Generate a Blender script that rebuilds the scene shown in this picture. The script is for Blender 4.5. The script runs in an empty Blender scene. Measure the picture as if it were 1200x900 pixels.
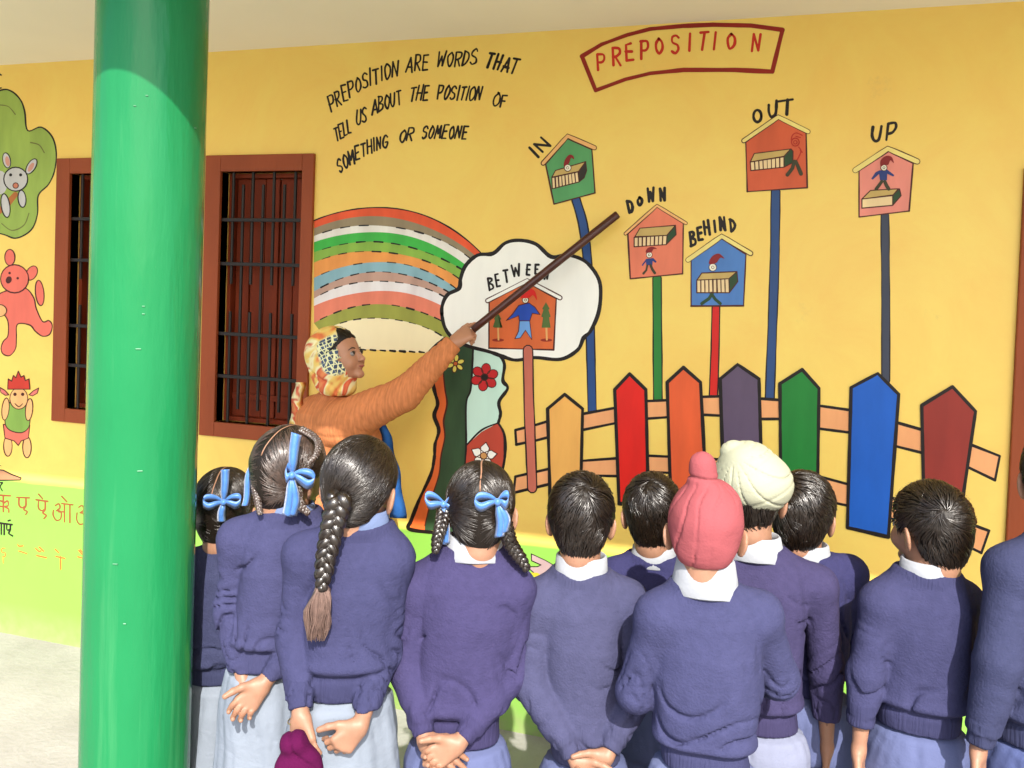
import bpy, math, random
import numpy as np
from mathutils import Vector, Matrix
random.seed(7)
rng = np.random.default_rng(11)
sc = bpy.context.scene
COL = sc.collection
# ---------------------------------------------------------------- camera
YAW, PIT, ROL = math.radians(17.4), math.radians(1.49), 0.035
CAM = np.array([0.0, -3.27, 1.75])
FPX, CX, CY = 1000.0, 600.0, 376.0        # focal length and principal point, in pixels of a 1200 x 900 frame
Fw = np.array([-math.sin(YAW)*math.cos(PIT), math.cos(YAW)*math.cos(PIT), -math.sin(PIT)])
R0 = np.array([math.cos(YAW), math.sin(YAW), 0.0])
U0 = np.cross(R0, Fw)
Rt = R0*math.cos(ROL)+U0*math.sin(ROL)
Up = U0*math.cos(ROL)-R0*math.sin(ROL)
cd = bpy.data.cameras.new('camera'); cam = bpy.data.objects.new('camera', cd); COL.objects.link(cam)
cd.sensor_width = 36; cd.lens = 30; cd.shift_y = -(450-CY)/1200; cd.clip_end = 500; cd.clip_start = 0.05
m = Matrix.Identity(4)
for i in range(3):
    m[i][0] = Rt[i]; m[i][1] = Up[i]; m[i][2] = -Fw[i]; m[i][3] = CAM[i]
cam.matrix_world = m
sc.camera = cam
def ray(x, y): return Fw + Rt*((x-CX)/FPX) - Up*((y-CY)/FPX)
def AT(x, y, d): return CAM + ray(x, y)*d            # a point at axial depth d
def W(x, y, o=0.0):                                  # a point on the wall plane (y = -o)
    r = ray(x, y); t = -CAM[1]/r[1]; p = CAM+r*t; return np.array([p[0], -o, p[2]])
def PX(p):
    q = np.asarray(p)-CAM; d = q@Fw
    return (CX+FPX*(q@Rt)/d, CY-FPX*(q@Up)/d, d)
# ---------------------------------------------------------------- light
SAZ, SEL = math.radians(25), math.radians(40.7)
to_sun = Vector((math.sin(SAZ)*math.cos(SEL), -math.cos(SAZ)*math.cos(SEL), math.sin(SEL)))
world = bpy.data.worlds.new('World'); sc.world = world; world.use_nodes = True
wn = world.node_tree; bg = wn.nodes['Background']
sky = wn.nodes.new('ShaderNodeTexSky'); sky.sky_type = 'NISHITA'; sky.sun_disc = False
sky.sun_elevation = SEL; sky.sun_rotation = math.radians(155); sky.air_density = 1.0; sky.dust_density = 2.5; sky.ozone_density = 1.0
wn.links.new(sky.outputs[0], bg.inputs[0]); bg.inputs[1].default_value = 0.15
sd = bpy.data.lights.new('sun', 'SUN'); sd.energy = 3.5; sd.angle = math.radians(0.55); sd.color = (1.0, 0.95, 0.87)
sun = bpy.data.objects.new('sun', sd); COL.objects.link(sun)
sun.rotation_euler = (-to_sun).to_track_quat('-Z', 'Y').to_euler(); sun.location = (3, -6, 6)
sc.view_settings.view_transform = 'Standard'; sc.view_settings.look = 'None'
sc.view_settings.exposure = 1.27; sc.view_settings.gamma = 1.0
sc.cycles.max_bounces = 8; sc.cycles.diffuse_bounces = 5
# ---------------------------------------------------------------- materials
def lin(c): c = c/255.0; return c/12.92 if c <= 0.04045 else ((c+0.055)/1.055)**2.4
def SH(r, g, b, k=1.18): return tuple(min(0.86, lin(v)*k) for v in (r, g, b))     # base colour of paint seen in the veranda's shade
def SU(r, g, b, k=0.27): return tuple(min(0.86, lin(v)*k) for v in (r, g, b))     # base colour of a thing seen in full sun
MC = {}
def mat(name, col, rough=0.6, var=0.06, vscale=(6, 6, 6), bump=0.0, bscale=60, spec=0.5, coat=0.0, sheen=0.0, aniso=None, metal=0.0, sss=0.0, stretch=None, big=0.0):
    if name in MC: return MC[name]
    m = bpy.data.materials.new(name); m.use_nodes = True; nt = m.node_tree; N = nt.nodes; L = nt.links
    b = N['Principled BSDF']; b.inputs['Roughness'].default_value = rough; b.inputs['Metallic'].default_value = metal
    b.inputs['Specular IOR Level'].default_value = spec
    b.inputs['Coat Weight'].default_value = coat; b.inputs['Coat Roughness'].default_value = 0.12
    b.inputs['Sheen Weight'].default_value = sheen; b.inputs['Sheen Roughness'].default_value = 0.5
    if sss: b.inputs['Subsurface Weight'].default_value = sss; b.inputs['Subsurface Radius'].default_value = (0.01, 0.004, 0.002); b.inputs['Subsurface Scale'].default_value = 0.6
    tc = N.new('ShaderNodeTexCoord'); mp = N.new('ShaderNodeMapping'); L.new(tc.outputs['Object'], mp.inputs[0]); mp.inputs['Scale'].default_value = vscale
    n1 = N.new('ShaderNodeTexNoise'); n1.inputs['Scale'].default_value = 1.0; n1.inputs['Detail'].default_value = 6; L.new(mp.outputs[0], n1.inputs[0])
    mx = N.new('ShaderNodeMix'); mx.data_type = 'RGBA'; L.new(n1.outputs[0], mx.inputs[0])
    def s(k, hs=0.0): return tuple(max(0, min(0.95, c*k + hs*i)) for i, c in zip((1, 0, -1), col[:3]))+(1,)
    mx.inputs[6].default_value = s(1-2.2*var); mx.inputs[7].default_value = s(1+2.2*var, 0.01*var)
    L.new(mx.outputs[2], b.inputs['Base Color'])
    if bump:
        mp2 = N.new('ShaderNodeMapping'); L.new(tc.outputs['Object'], mp2.inputs[0])
        mp2.inputs['Scale'].default_value = stretch or (1, 1, 1)
        n2 = N.new('ShaderNodeTexNoise'); n2.inputs['Scale'].default_value = bscale; n2.inputs['Detail'].default_value = 4; L.new(mp2.outputs[0], n2.inputs[0])
        bp = N.new('ShaderNodeBump'); bp.inputs['Strength'].default_value = bump; bp.inputs['Distance'].default_value = 0.004
        L.new(n2.outputs[0], bp.inputs['Height']); L.new(bp.outputs[0], b.inputs['Normal'])
        if big:
            mp3 = N.new('ShaderNodeMapping'); L.new(tc.outputs['Object'], mp3.inputs[0]); mp3.inputs['Scale'].default_value = (.8, .8, 1.6)
            n3 = N.new('ShaderNodeTexNoise'); n3.inputs['Scale'].default_value = 13; n3.inputs['Detail'].default_value = 3; n3.inputs['Distortion'].default_value = 1.2; L.new(mp3.outputs[0], n3.inputs[0])
            b3 = N.new('ShaderNodeBump'); b3.inputs['Strength'].default_value = big; b3.inputs['Distance'].default_value = 0.02; L.new(n3.outputs[0], b3.inputs['Height']); L.new(b3.outputs[0], bp.inputs['Normal'])
    MC[name] = m; return m
def pm(name, r, g, b, var=0.13):        # mural paint
    return mat('paint_'+name, SH(r, g, b), rough=0.5, var=var, vscale=(14, 14, 3.5), bump=0.15, bscale=26, spec=0.3)
# ---------------------------------------------------------------- objects
ORG = {}
def tagit(o, label=None, cat=None, group=None, kind=None):
    for k, v in (('label', label), ('category', cat), ('group', group), ('kind', kind)):
        if v: o[k] = v
    return o
def thing(name, loc, label, cat, group=None):
    o = bpy.data.objects.new(name, None); COL.objects.link(o); o.location = loc; o.empty_display_size = 0.1
    ORG[o.name] = np.array(loc, float); return tagit(o, label, cat, group)
def mk(name, V, F, mats, parent=None, smooth=False, fm=None, label=None, origin=None):
    V = np.asarray(V, float)
    if parent is not None: org = ORG[parent.name]
    elif origin is not None: org = np.array(origin, float)
    else: org = np.zeros(3)
    me = bpy.data.meshes.new(name)
    me.from_pydata((V-org).tolist(), [], F if isinstance(F, list) else F.tolist())
    if not isinstance(mats, (list, tuple)): mats = [mats]
    for q in mats: me.materials.append(q)
    n = len(me.polygons)
    if smooth: me.polygons.foreach_set('use_smooth', np.ones(n, bool))
    if fm is not None: me.polygons.foreach_set('material_index', np.asarray(fm, np.int32))
    me.update()
    o = bpy.data.objects.new(name, me); COL.objects.link(o)
    if parent is not None: o.parent = parent
    else: o.location = org
    ORG[o.name] = org
    if label: o['label'] = label
    return o
class MB:
    def __init__(s): s.V = []; s.F = []; s.M = []; s.n = 0
    def add(s, V, F, mi=0):
        V = np.asarray(V, float); s.V.append(V); s.F += [[i+s.n for i in f] for f in (F.tolist() if hasattr(F, 'tolist') else F)]
        s.M += [mi]*(len(F)); s.n += len(V)
    def box(s, a, b, mi=0):
        a = np.minimum(a, b).astype(float) if False else np.array([min(p, q) for p, q in zip(a, b)], float); b = np.array([max(p, q) for p, q in zip(a, b)], float) if True else b
        return s
    def mk(s, name, mats, parent=None, smooth=False, **k):
        return mk(name, np.vstack(s.V), s.F, mats, parent, smooth, s.M, **k)
def boxg(x0, x1, y0, y1, z0, z1, bev=0.0):
    V = np.array([(x, y, z) for z in (z0, z1) for y in (y0, y1) for x in (x0, x1)], float)
    F = [[0, 2, 3, 1], [4, 5, 7, 6], [0, 1, 5, 4], [2, 6, 7, 3], [0, 4, 6, 2], [1, 3, 7, 5]]
    return V, F
def bevel(o, w=0.003, seg=2):
    md = o.modifiers.new('bevel', 'BEVEL'); md.width = w; md.segments = seg; md.limit_method = 'ANGLE'; return o
def tube(P, R, sides=8, caps=True, flat=None):
    """swept tube along P with radii R"""
    P = np.asarray(P, float); n = len(P); R = np.broadcast_to(np.asarray(R, float), (n,))
    T = np.gradient(P, axis=0); T /= np.linalg.norm(T, axis=1)[:, None]+1e-9
    up = np.array([0, 0, 1.0]) if abs(T[0][2]) < 0.9 else np.array([1.0, 0, 0])
    V = []
    a = np.cross(T[0], up); a /= np.linalg.norm(a)
    for i in range(n):
        a = a-T[i]*(a@T[i]); a /= np.linalg.norm(a)+1e-9; b = np.cross(T[i], a)
        for k in range(sides):
            th = 2*math.pi*k/sides; V.append(P[i]+R[i]*(a*math.cos(th)+b*math.sin(th)))
    F = []
    for i in range(n-1):
        for k in range(sides):
            k2 = (k+1) % sides; F.append([i*sides+k, i*sides+k2, (i+1)*sides+k2, (i+1)*sides+k])
    if caps: F.append(list(range(sides))[::-1]); F.append([(n-1)*sides+k for k in range(sides)])
    return np.array(V), F
def catmull(P, k=8, closed=False):
    P = [np.array(p, float) for p in P]; n = len(P); out = []
    idx = range(n) if closed else range(n-1)
    for i in idx:
        if closed: p0, p1, p2, p3 = P[(i-1) % n], P[i], P[(i+1) % n], P[(i+2) % n]
        else: p0, p1, p2, p3 = P[max(i-1, 0)], P[i], P[i+1], P[min(i+2, n-1)]
        for j in range(k):
            t = j/k; out.append(0.5*((2*p1)+(p2-p0)*t+(2*p0-5*p1+4*p2-p3)*t*t+(3*p1-p0-3*p2+p3)*t**3))
    if not closed: out.append(P[-1])
    return np.array(out)
# ---------------------------------------------------------------- the school wall
wall = thing('school_wall', (0, 0, 0), 'yellow painted school wall with a lime green lower band and painted teaching pictures', 'wall')
def rectof(tl, tr, bl):
    a, b, c = W(*tl), W(*tr), W(*bl); return [(a[0]+c[0])/2, b[0], c[2], (a[2]+b[2])/2]
wR = rectof((244, 182), (372, 181), (234, 509)); wR[0] = W(240, 320)[0]; wR[1] = W(366, 320)[0]
iR = [W(257, 345)[0], W(352, 345)[0], W(254, 494)[2], W(300, 201)[2]]
wid = wR[1]-wR[0]
l0 = W(66, 340)[0]
wL = [l0, l0+wid, wR[2], wR[3]]
iL = [l0+(iR[0]-wR[0]), l0+(iR[1]-wR[0]), iR[2], iR[3]]
dx0 = W(1187, 450)[0]
door = [dx0, dx0+1.15, 0.0, 2.25]
CE = 2.81
def wallmesh():
    xs = sorted([-7.0, iL[0], iL[1], iR[0], iR[1], door[0]+0.09, door[1]-0.09, 4.6]); zs = sorted([0.0, iR[2], door[3]-0.09, iR[3], CE+0.2])
    zs = sorted(set(zs)); b = MB()
    def hole(x, z):
        for h in (iL, iR, [door[0]+.09, door[1]-.09, -1, door[3]-.09]):
            if h[0] < x < h[1] and h[2] < z < h[3]: return True
        return False
    T = 0.24
    for i in range(len(xs)-1):
        for j in range(len(zs)-1):
            x0, x1, z0, z1 = xs[i], xs[i+1], zs[j], zs[j+1]
            if hole((x0+x1)/2, (z0+z1)/2): continue
            for y in (0, T): b.add([(x0, y, z0), (x1, y, z0), (x1, y, z1), (x0, y, z1)], [[0, 1, 2, 3]])
    for h in (iL, iR, [door[0]+.09, door[1]-.09, 0, door[3]-.09]):
        x0, x1, z0, z1 = h
        for q in ([(x0, 0, z0), (x0, T, z0), (x0, T, z1), (x0, 0, z1)], [(x1, 0, z0), (x1, T, z0), (x1, T, z1), (x1, 0, z1)],
                  [(x0, 0, z0), (x0, T, z0), (x1, T, z0), (x1, 0, z0)], [(x0, 0, z1), (x0, T, z1), (x1, T, z1), (x1, 0, z1)]): b.add(q, [[0, 1, 2, 3]])
    return b
def wall_material():
    m = bpy.data.materials.new('wall_paint'); m.use_nodes = True; nt = m.node_tree; N = nt.nodes; L = nt.links; b = N['Principled BSDF']
    b.inputs['Roughness'].default_value = 0.42; b.inputs['Specular IOR Level'].default_value = 0.35
    tc = N.new('ShaderNodeTexCoord'); sp = N.new('ShaderNodeSeparateXYZ'); L.new(tc.outputs['Object'], sp.inputs[0])
    n = N.new('ShaderNodeTexNoise'); n.inputs['Scale'].default_value = 2.6; n.inputs['Detail'].default_value = 12; n.inputs['Roughness'].default_value = .68; n.inputs['Distortion'].default_value = .6; L.new(tc.outputs['Object'], n.inputs[0])
    y = N.new('ShaderNodeMix'); y.data_type = 'RGBA'; y.inputs[6].default_value = SH(214, 166, 80)+(1,); y.inputs[7].default_value = SH(232, 204, 104)+(1,); L.new(n.outputs[0], y.inputs[0])
    g = N.new('ShaderNodeMix'); g.data_type = 'RGBA'; g.inputs[6].default_value = (0.175, 0.385, 0.055, 1); g.inputs[7].default_value = (0.21, 0.44, 0.07, 1); L.new(n.outputs[0], g.inputs[0])
    # hand-painted edge of the lower band
    n3 = N.new('ShaderNodeTexNoise'); n3.inputs['Scale'].default_value = 3; n3.inputs['Detail'].default_value = 2; L.new(tc.outputs['Object'], n3.inputs[0])
    w = N.new('ShaderNodeMath'); w.operation = 'MULTIPLY_ADD'; L.new(n3.outputs[0], w.inputs[0]); w.inputs[1].default_value = 0.03; L.new(sp.outputs[2], w.inputs[2])
    mr = N.new('ShaderNodeMapRange'); L.new(w.outputs[0], mr.inputs[0]); mr.inputs[1].default_value = 0.775; mr.inputs[2].default_value = 0.80
    mx = N.new('ShaderNodeMix'); mx.data_type = 'RGBA'; L.new(mr.outputs[0], mx.inputs[0]); L.new(g.outputs[2], mx.inputs[6]); L.new(y.outputs[2], mx.inputs[7])
    # grime and splash marks just above the floor, faint scuffs higher up
    gz = N.new('ShaderNodeMapRange'); L.new(sp.outputs[2], gz.inputs[0]); gz.inputs[1].default_value = 0.0; gz.inputs[2].default_value = 0.16; gz.inputs[3].default_value = 1; gz.inputs[4].default_value = 0
    n4 = N.new('ShaderNodeTexNoise'); n4.inputs['Scale'].default_value = 22; n4.inputs['Detail'].default_value = 8; L.new(tc.outputs['Object'], n4.inputs[0])
    gm = N.new('ShaderNodeMath'); gm.operation = 'MULTIPLY'; L.new(gz.outputs[0], gm.inputs[0]); L.new(n4.outputs[0], gm.inputs[1])
    n5 = N.new('ShaderNodeTexNoise'); n5.inputs['Scale'].default_value = 5; n5.inputs['Detail'].default_value = 14; n5.inputs['Roughness'].default_value = .75; L.new(tc.outputs['Object'], n5.inputs[0])
    s5 = N.new('ShaderNodeMapRange'); L.new(n5.outputs[0], s5.inputs[0]); s5.inputs[1].default_value = .62; s5.inputs[2].default_value = .80; s5.inputs[3].default_value = 0; s5.inputs[4].default_value = .35
    ga = N.new('ShaderNodeMath'); ga.operation = 'MAXIMUM'; L.new(gm.outputs[0], ga.inputs[0]); L.new(s5.outputs[0], ga.inputs[1])
    dm = N.new('ShaderNodeMix'); dm.data_type = 'RGBA'; L.new(ga.outputs[0], dm.inputs[0]); L.new(mx.outputs[2], dm.inputs[6]); dm.inputs[7].default_value = (.30, .26, .17, 1)
    L.new(dm.outputs[2], b.inputs['Base Color'])
    n2 = N.new('ShaderNodeTexNoise'); n2.inputs['Scale'].default_value = 9; n2.inputs['Detail'].default_value = 9; L.new(tc.outputs['Object'], n2.inputs[0])
    bp = N.new('ShaderNodeBump'); bp.inputs['Strength'].default_value = 0.16; bp.inputs['Distance'].default_value = 0.01; L.new(n2.outputs[0], bp.inputs['Height']); L.new(bp.outputs[0], b.inputs['Normal'])
    return m
wallmesh().mk('wall_surface', wall_material(), wall)
# ceiling, ground
cm = mat('ceiling_wash', (0.86, 0.82, 0.66), rough=0.8, var=0.05, vscale=(1, 1, 1), bump=0.2, bscale=14)
V, F = boxg(-9, 6, -2.116, 0.24, CE, CE+0.16); tagit(mk('ceiling', V, F, cm), kind='structure')
def ground_material():
    m = bpy.data.materials.new('concrete'); m.use_nodes = True; nt = m.node_tree; N = nt.nodes; L = nt.links; b = N['Principled BSDF']
    b.inputs['Roughness'].default_value = 0.85
    tc = N.new('ShaderNodeTexCoord')
    n = N.new('ShaderNodeTexNoise'); n.inputs['Scale'].default_value = 1.6; n.inputs['Detail'].default_value = 10; n.inputs['Roughness'].default_value = 0.65; L.new(tc.outputs['Object'], n.inputs[0])
    r = N.new('ShaderNodeValToRGB'); r.color_ramp.elements[0].position = 0.3; r.color_ramp.elements[0].color = (0.24, 0.23, 0.21, 1); r.color_ramp.elements[1].position = 0.7; r.color_ramp.elements[1].color = (0.36, 0.35, 0.33, 1)
    L.new(n.outputs[0], r.inputs[0])
    n2 = N.new('ShaderNodeTexNoise'); n2.inputs['Scale'].default_value = 45; n2.inputs['Detail'].default_value = 6; L.new(tc.outputs['Object'], n2.inputs[0])
    mx = N.new('ShaderNodeMix'); mx.data_type = 'RGBA'; mx.blend_type = 'MULTIPLY'; mx.inputs[0].default_value = 0.35; L.new(r.outputs[0], mx.inputs[6]); L.new(n2.outputs[1], mx.inputs[7])
    L.new(r.outputs[0], b.inputs['Base Color'])
    bp = N.new('ShaderNodeBump'); bp.inputs['Strength'].default_value = 0.35; bp.inputs['Distance'].default_value = 0.01; L.new(n2.outputs[0], bp.inputs['Height']); L.new(bp.outputs[0], b.inputs['Normal'])
    return m
tagit(mk('ground', [(-120, -120, 0), (120, -120, 0), (120, 120, 0), (-120, 120, 0)], [[0, 1, 2, 3]], ground_material()), kind='structure')
# ---------------------------------------------------------------- windows
fr_m = mat('window_frame_paint', SH(140, 68, 38, 1.0), spec=.2, rough=0.45, var=0.14, vscale=(5, 5, 2), bump=0.25, bscale=25, stretch=(4, 4, .6))
sh_m = mat('shutter_paint', SH(112, 46, 26, 1.1), spec=.12, rough=0.5, var=0.15, vscale=(6, 6, 2), bump=0.2, bscale=25, stretch=(4, 4, .6))
bar_m = mat('black_iron', (0.014, 0.010, 0.009), spec=.3, rough=0.45, var=0.2, bump=0.2, bscale=90)
def window(outer, inner, lab):
    a = MB(); x0, x1, z0, z1 = outer; u0, u1, v0, v1 = inner; p = -0.016
    # frame: four boards butted end to end
    for q in ((x0, u0, z0, z1), (u1, x1, z0, z1), (u0, u1, v1, z1), (u0, u1, z0, v0)):
        V, F = boxg(q[0], q[1], p, 0.05, q[2], q[3]); a.add(V, F)
    f = mk('window', np.vstack(a.V), a.F, fr_m, wall, label=lab)
    bevel(f, 0.003)
    # inner rebate, casement and shutter behind the grille
    r = MB()
    for q in ((u0+.0005, u0+.02, v0, v1), (u1-.02, u1-.0005, v0, v1), (u0+.02, u1-.02, v1-.02, v1-.0005), (u0+.02, u1-.02, v0+.0005, v0+.02)):
        V, F = boxg(q[0], q[1], 0.052, 0.10, q[2], q[3]); r.add(V, F)
    bevel(r.mk('casement', sh_m, f), 0.002)
    n = 5; wv = (u1-u0-.04)/n
    for i in range(n):
        V, F = boxg(u0+.02+i*wv+.003, u0+.02+(i+1)*wv-.003, 0.085+0.004*(i % 2), 0.11, v0+.02, v1-.02)
        bevel(mk('shutter_plank', V, F, sh_m, f), 0.003)
    V, F = boxg(u0+.02, u1-.02, 0.112, 0.12, v0+.02, v1-.02); mk('shutter_back', V, F, bar_m, f)
    V, F = boxg(u0+.03, u1-.03, 0.073, 0.084, v0+.10, v0+.125); mk('shutter_ledge', V, F, sh_m, f)
    w_ = u1-u0; h_ = v1-v0
    def bar(xf, za, zb):
        V, F = tube([(u0+xf*w_, 0.018, za), (u0+xf*w_, 0.018, zb)], 0.0072, 8); mk('grille_bar', V, F, bar_m, f, smooth=False)
    for xf in (0.115, 0.36, 0.62, 0.88):
        bar(xf, v0+0.555*h_, v1); bar(xf, v0, v0+0.445*h_)
    for xf in (0.24, 0.49, 0.75): bar(xf, v0+0.055*h_, v1-0.05*h_)
    for zf in (0.81, 0.635, 0.355, 0.185):
        V, F = boxg(u0-.001, u1+.001, 0.0005, 0.0115, v0+zf*h_-.008, v0+zf*h_+.008); bevel(mk('grille_crossbar', V, F, bar_m, f), .002)
window(wR, iR, 'window nearer the teacher')
window(wL, iL, 'window half hidden by the green column')
# door frame at the right edge
a = MB(); x0, x1, z0, z1 = door
for q in ((x0, x0+.09, z0, z1), (x1-.09, x1, z0, z1), (x0+.09, x1-.09, z1-.09, z1)):
    V, F = boxg(q[0], q[1], -0.018, 0.06, q[2], q[3]); a.add(V, F)
df = a.mk('door_frame', fr_m, wall); bevel(df)
V, F = boxg(x0+.092, x1-.092, 0.03, 0.06, 0.01, z1-.092); dl = mk('door_leaf', V, F, sh_m, wall)
for q in ((.18, .48, .2, .95), (.67, .97, .2, .95), (.18, .48, 1.1, 2.0), (.67, .97, 1.1, 2.0)):
    V, F = boxg(x0+q[0], x0+q[1], 0.012, 0.03, q[2], q[3]); bevel(mk('door_panel', V, F, sh_m, dl), .008)
# ---------------------------------------------------------------- green column
def column():
    c = AT(172, 335, 2.24); cx, cy = c[0], c[1]; r = 0.137
    m = bpy.data.materials.new('green_gloss_paint'); m.use_nodes = True; nt = m.node_tree; N = nt.nodes; L = nt.links; b = N['Principled BSDF']
    b.inputs['Roughness'].default_value = 0.13; b.inputs['Specular IOR Level'].default_value = 0.20; b.inputs['Coat Weight'].default_value = 0.0
    tc = N.new('ShaderNodeTexCoord'); n = N.new('ShaderNodeTexNoise'); n.inputs['Scale'].default_value = 3; n.inputs['Detail'].default_value = 5; L.new(tc.outputs['Object'], n.inputs[0])
    mx = N.new('ShaderNodeMix'); mx.data_type = 'RGBA'; mx.inputs[6].default_value = (0.010, 0.150, 0.050, 1); mx.inputs[7].default_value = (0.015, 0.19, 0.066, 1); L.new(n.outputs[0], mx.inputs[0])
    v = N.new('ShaderNodeTexVoronoi'); v.inputs['Scale'].default_value = 26; L.new(tc.outputs['Object'], v.inputs[0])
    ls = N.new('ShaderNodeMath'); ls.operation = 'LESS_THAN'; ls.inputs[1].default_value = 0.012; L.new(v.outputs[0], ls.inputs[0])
    m2 = N.new('ShaderNodeMix'); m2.data_type = 'RGBA'; L.new(ls.outputs[0], m2.inputs[0]); L.new(mx.outputs[2], m2.inputs[6]); m2.inputs[7].default_value = (0.16, 0.28, 0.2, 1)
    # pale vertical runs and rubbed patches in the paint
    mr_ = N.new('ShaderNodeMapping'); L.new(tc.outputs['Object'], mr_.inputs[0]); mr_.inputs['Scale'].default_value = (22, 22, .9)
    nr = N.new('ShaderNodeTexNoise'); nr.inputs['Scale'].default_value = 1; nr.inputs['Detail'].default_value = 7; nr.inputs['Roughness'].default_value = .6; L.new(mr_.outputs[0], nr.inputs[0])
    rr_ = N.new('ShaderNodeMapRange'); L.new(nr.outputs[0], rr_.inputs[0]); rr_.inputs[1].default_value = .58; rr_.inputs[2].default_value = .74; rr_.inputs[3].default_value = 0; rr_.inputs[4].default_value = .5
    m3 = N.new('ShaderNodeMix'); m3.data_type = 'RGBA'; L.new(rr_.outputs[0], m3.inputs[0]); L.new(m2.outputs[2], m3.inputs[6]); m3.inputs[7].default_value = (.06, .24, .10, 1)
    L.new(m3.outputs[2], b.inputs['Base Color'])
    rg = N.new('ShaderNodeMapRange'); L.new(n.outputs[0], rg.inputs[0]); rg.inputs[3].default_value = .06; rg.inputs[4].default_value = .28; L.new(rg.outputs[0], b.inputs['Roughness'])
    mp = N.new('ShaderNodeMapping'); L.new(tc.outputs['Object'], mp.inputs[0]); mp.inputs['Scale'].default_value = (1, 1, 0.18)
    n2 = N.new('ShaderNodeTexNoise'); n2.inputs['Scale'].default_value = 15; n2.inputs['Detail'].default_value = 4; L.new(mp.outputs[0], n2.inputs[0])
    bp = N.new('ShaderNodeBump'); bp.inputs['Strength'].default_value = 0.34; bp.inputs['Distance'].default_value = 0.02; L.new(n2.outputs[0], bp.inputs['Height']); L.new(bp.outputs[0], b.inputs['Normal'])
    t = thing('column', (cx, cy, 0), 'round glossy green painted column, its lower length in the sun', 'column')
    n_ = 64; zs = [0, .02, .6, 1.2, 1.8, 2.4, CE-.002]; V = []; F = []
    for z in zs:
        for k in range(n_):
            th = 2*math.pi*k/n_; rr = r*(1+0.004*math.sin(3*th+z*2)); V.append((cx+rr*math.cos(th), cy+rr*math.sin(th), z))
    for i in range(len(zs)-1):
        for k in range(n_): F.append([i*n_+k, i*n_+(k+1) % n_, (i+1)*n_+(k+1) % n_, (i+1)*n_+k])
    mk('shaft', V, F, m, t, smooth=True)
    V = []; F = []
    for z, rr in ((0.0, r+.03), (.07, r+.03), (.085, r+.012), (.10, r-.003)):
        for k in range(n_): th = 2*math.pi*k/n_; V.append((cx+rr*math.cos(th), cy+rr*math.sin(th), z))
    for i in range(3):
        for k in range(n_): F.append([i*n_+k, i*n_+(k+1) % n_, (i+1)*n_+(k+1) % n_, (i+1)*n_+k])
    mk('plinth', V, F, m, t, smooth=True)
    # staples and chips on the paint
    wm = mat('staple', (0.08, 0.24, 0.13), rough=0.5, metal=0.2)
    for (x, y, s) in ((162, 409, .006), (164, 552, .006), (135, 661, .006), (168, 359, .003), (168, 368, .003), (172, 112, .003), (158, 124, .003), (229, 150, .003), (146, 731, .003)):
        d = 2.24; p = None
        r_ = ray(x, y); o = CAM-np.array([cx, cy, 0]); a_ = r_[0]**2+r_[1]**2; b_ = 2*(o[0]*r_[0]+o[1]*r_[1]); c_ = o[0]**2+o[1]**2-(r+.001)**2
        tt = (-b_-math.sqrt(b_*b_-4*a_*c_))/(2*a_); p = CAM+r_*tt
        nn = np.array([p[0]-cx, p[1]-cy, 0]); nn /= np.linalg.norm(nn); tg = np.array([-nn[1], nn[0], 0])
        V, F = tube([p-tg*s, p+tg*s], 0.0016, 6); mk('staple', V, F, wm, t)
column()
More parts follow.
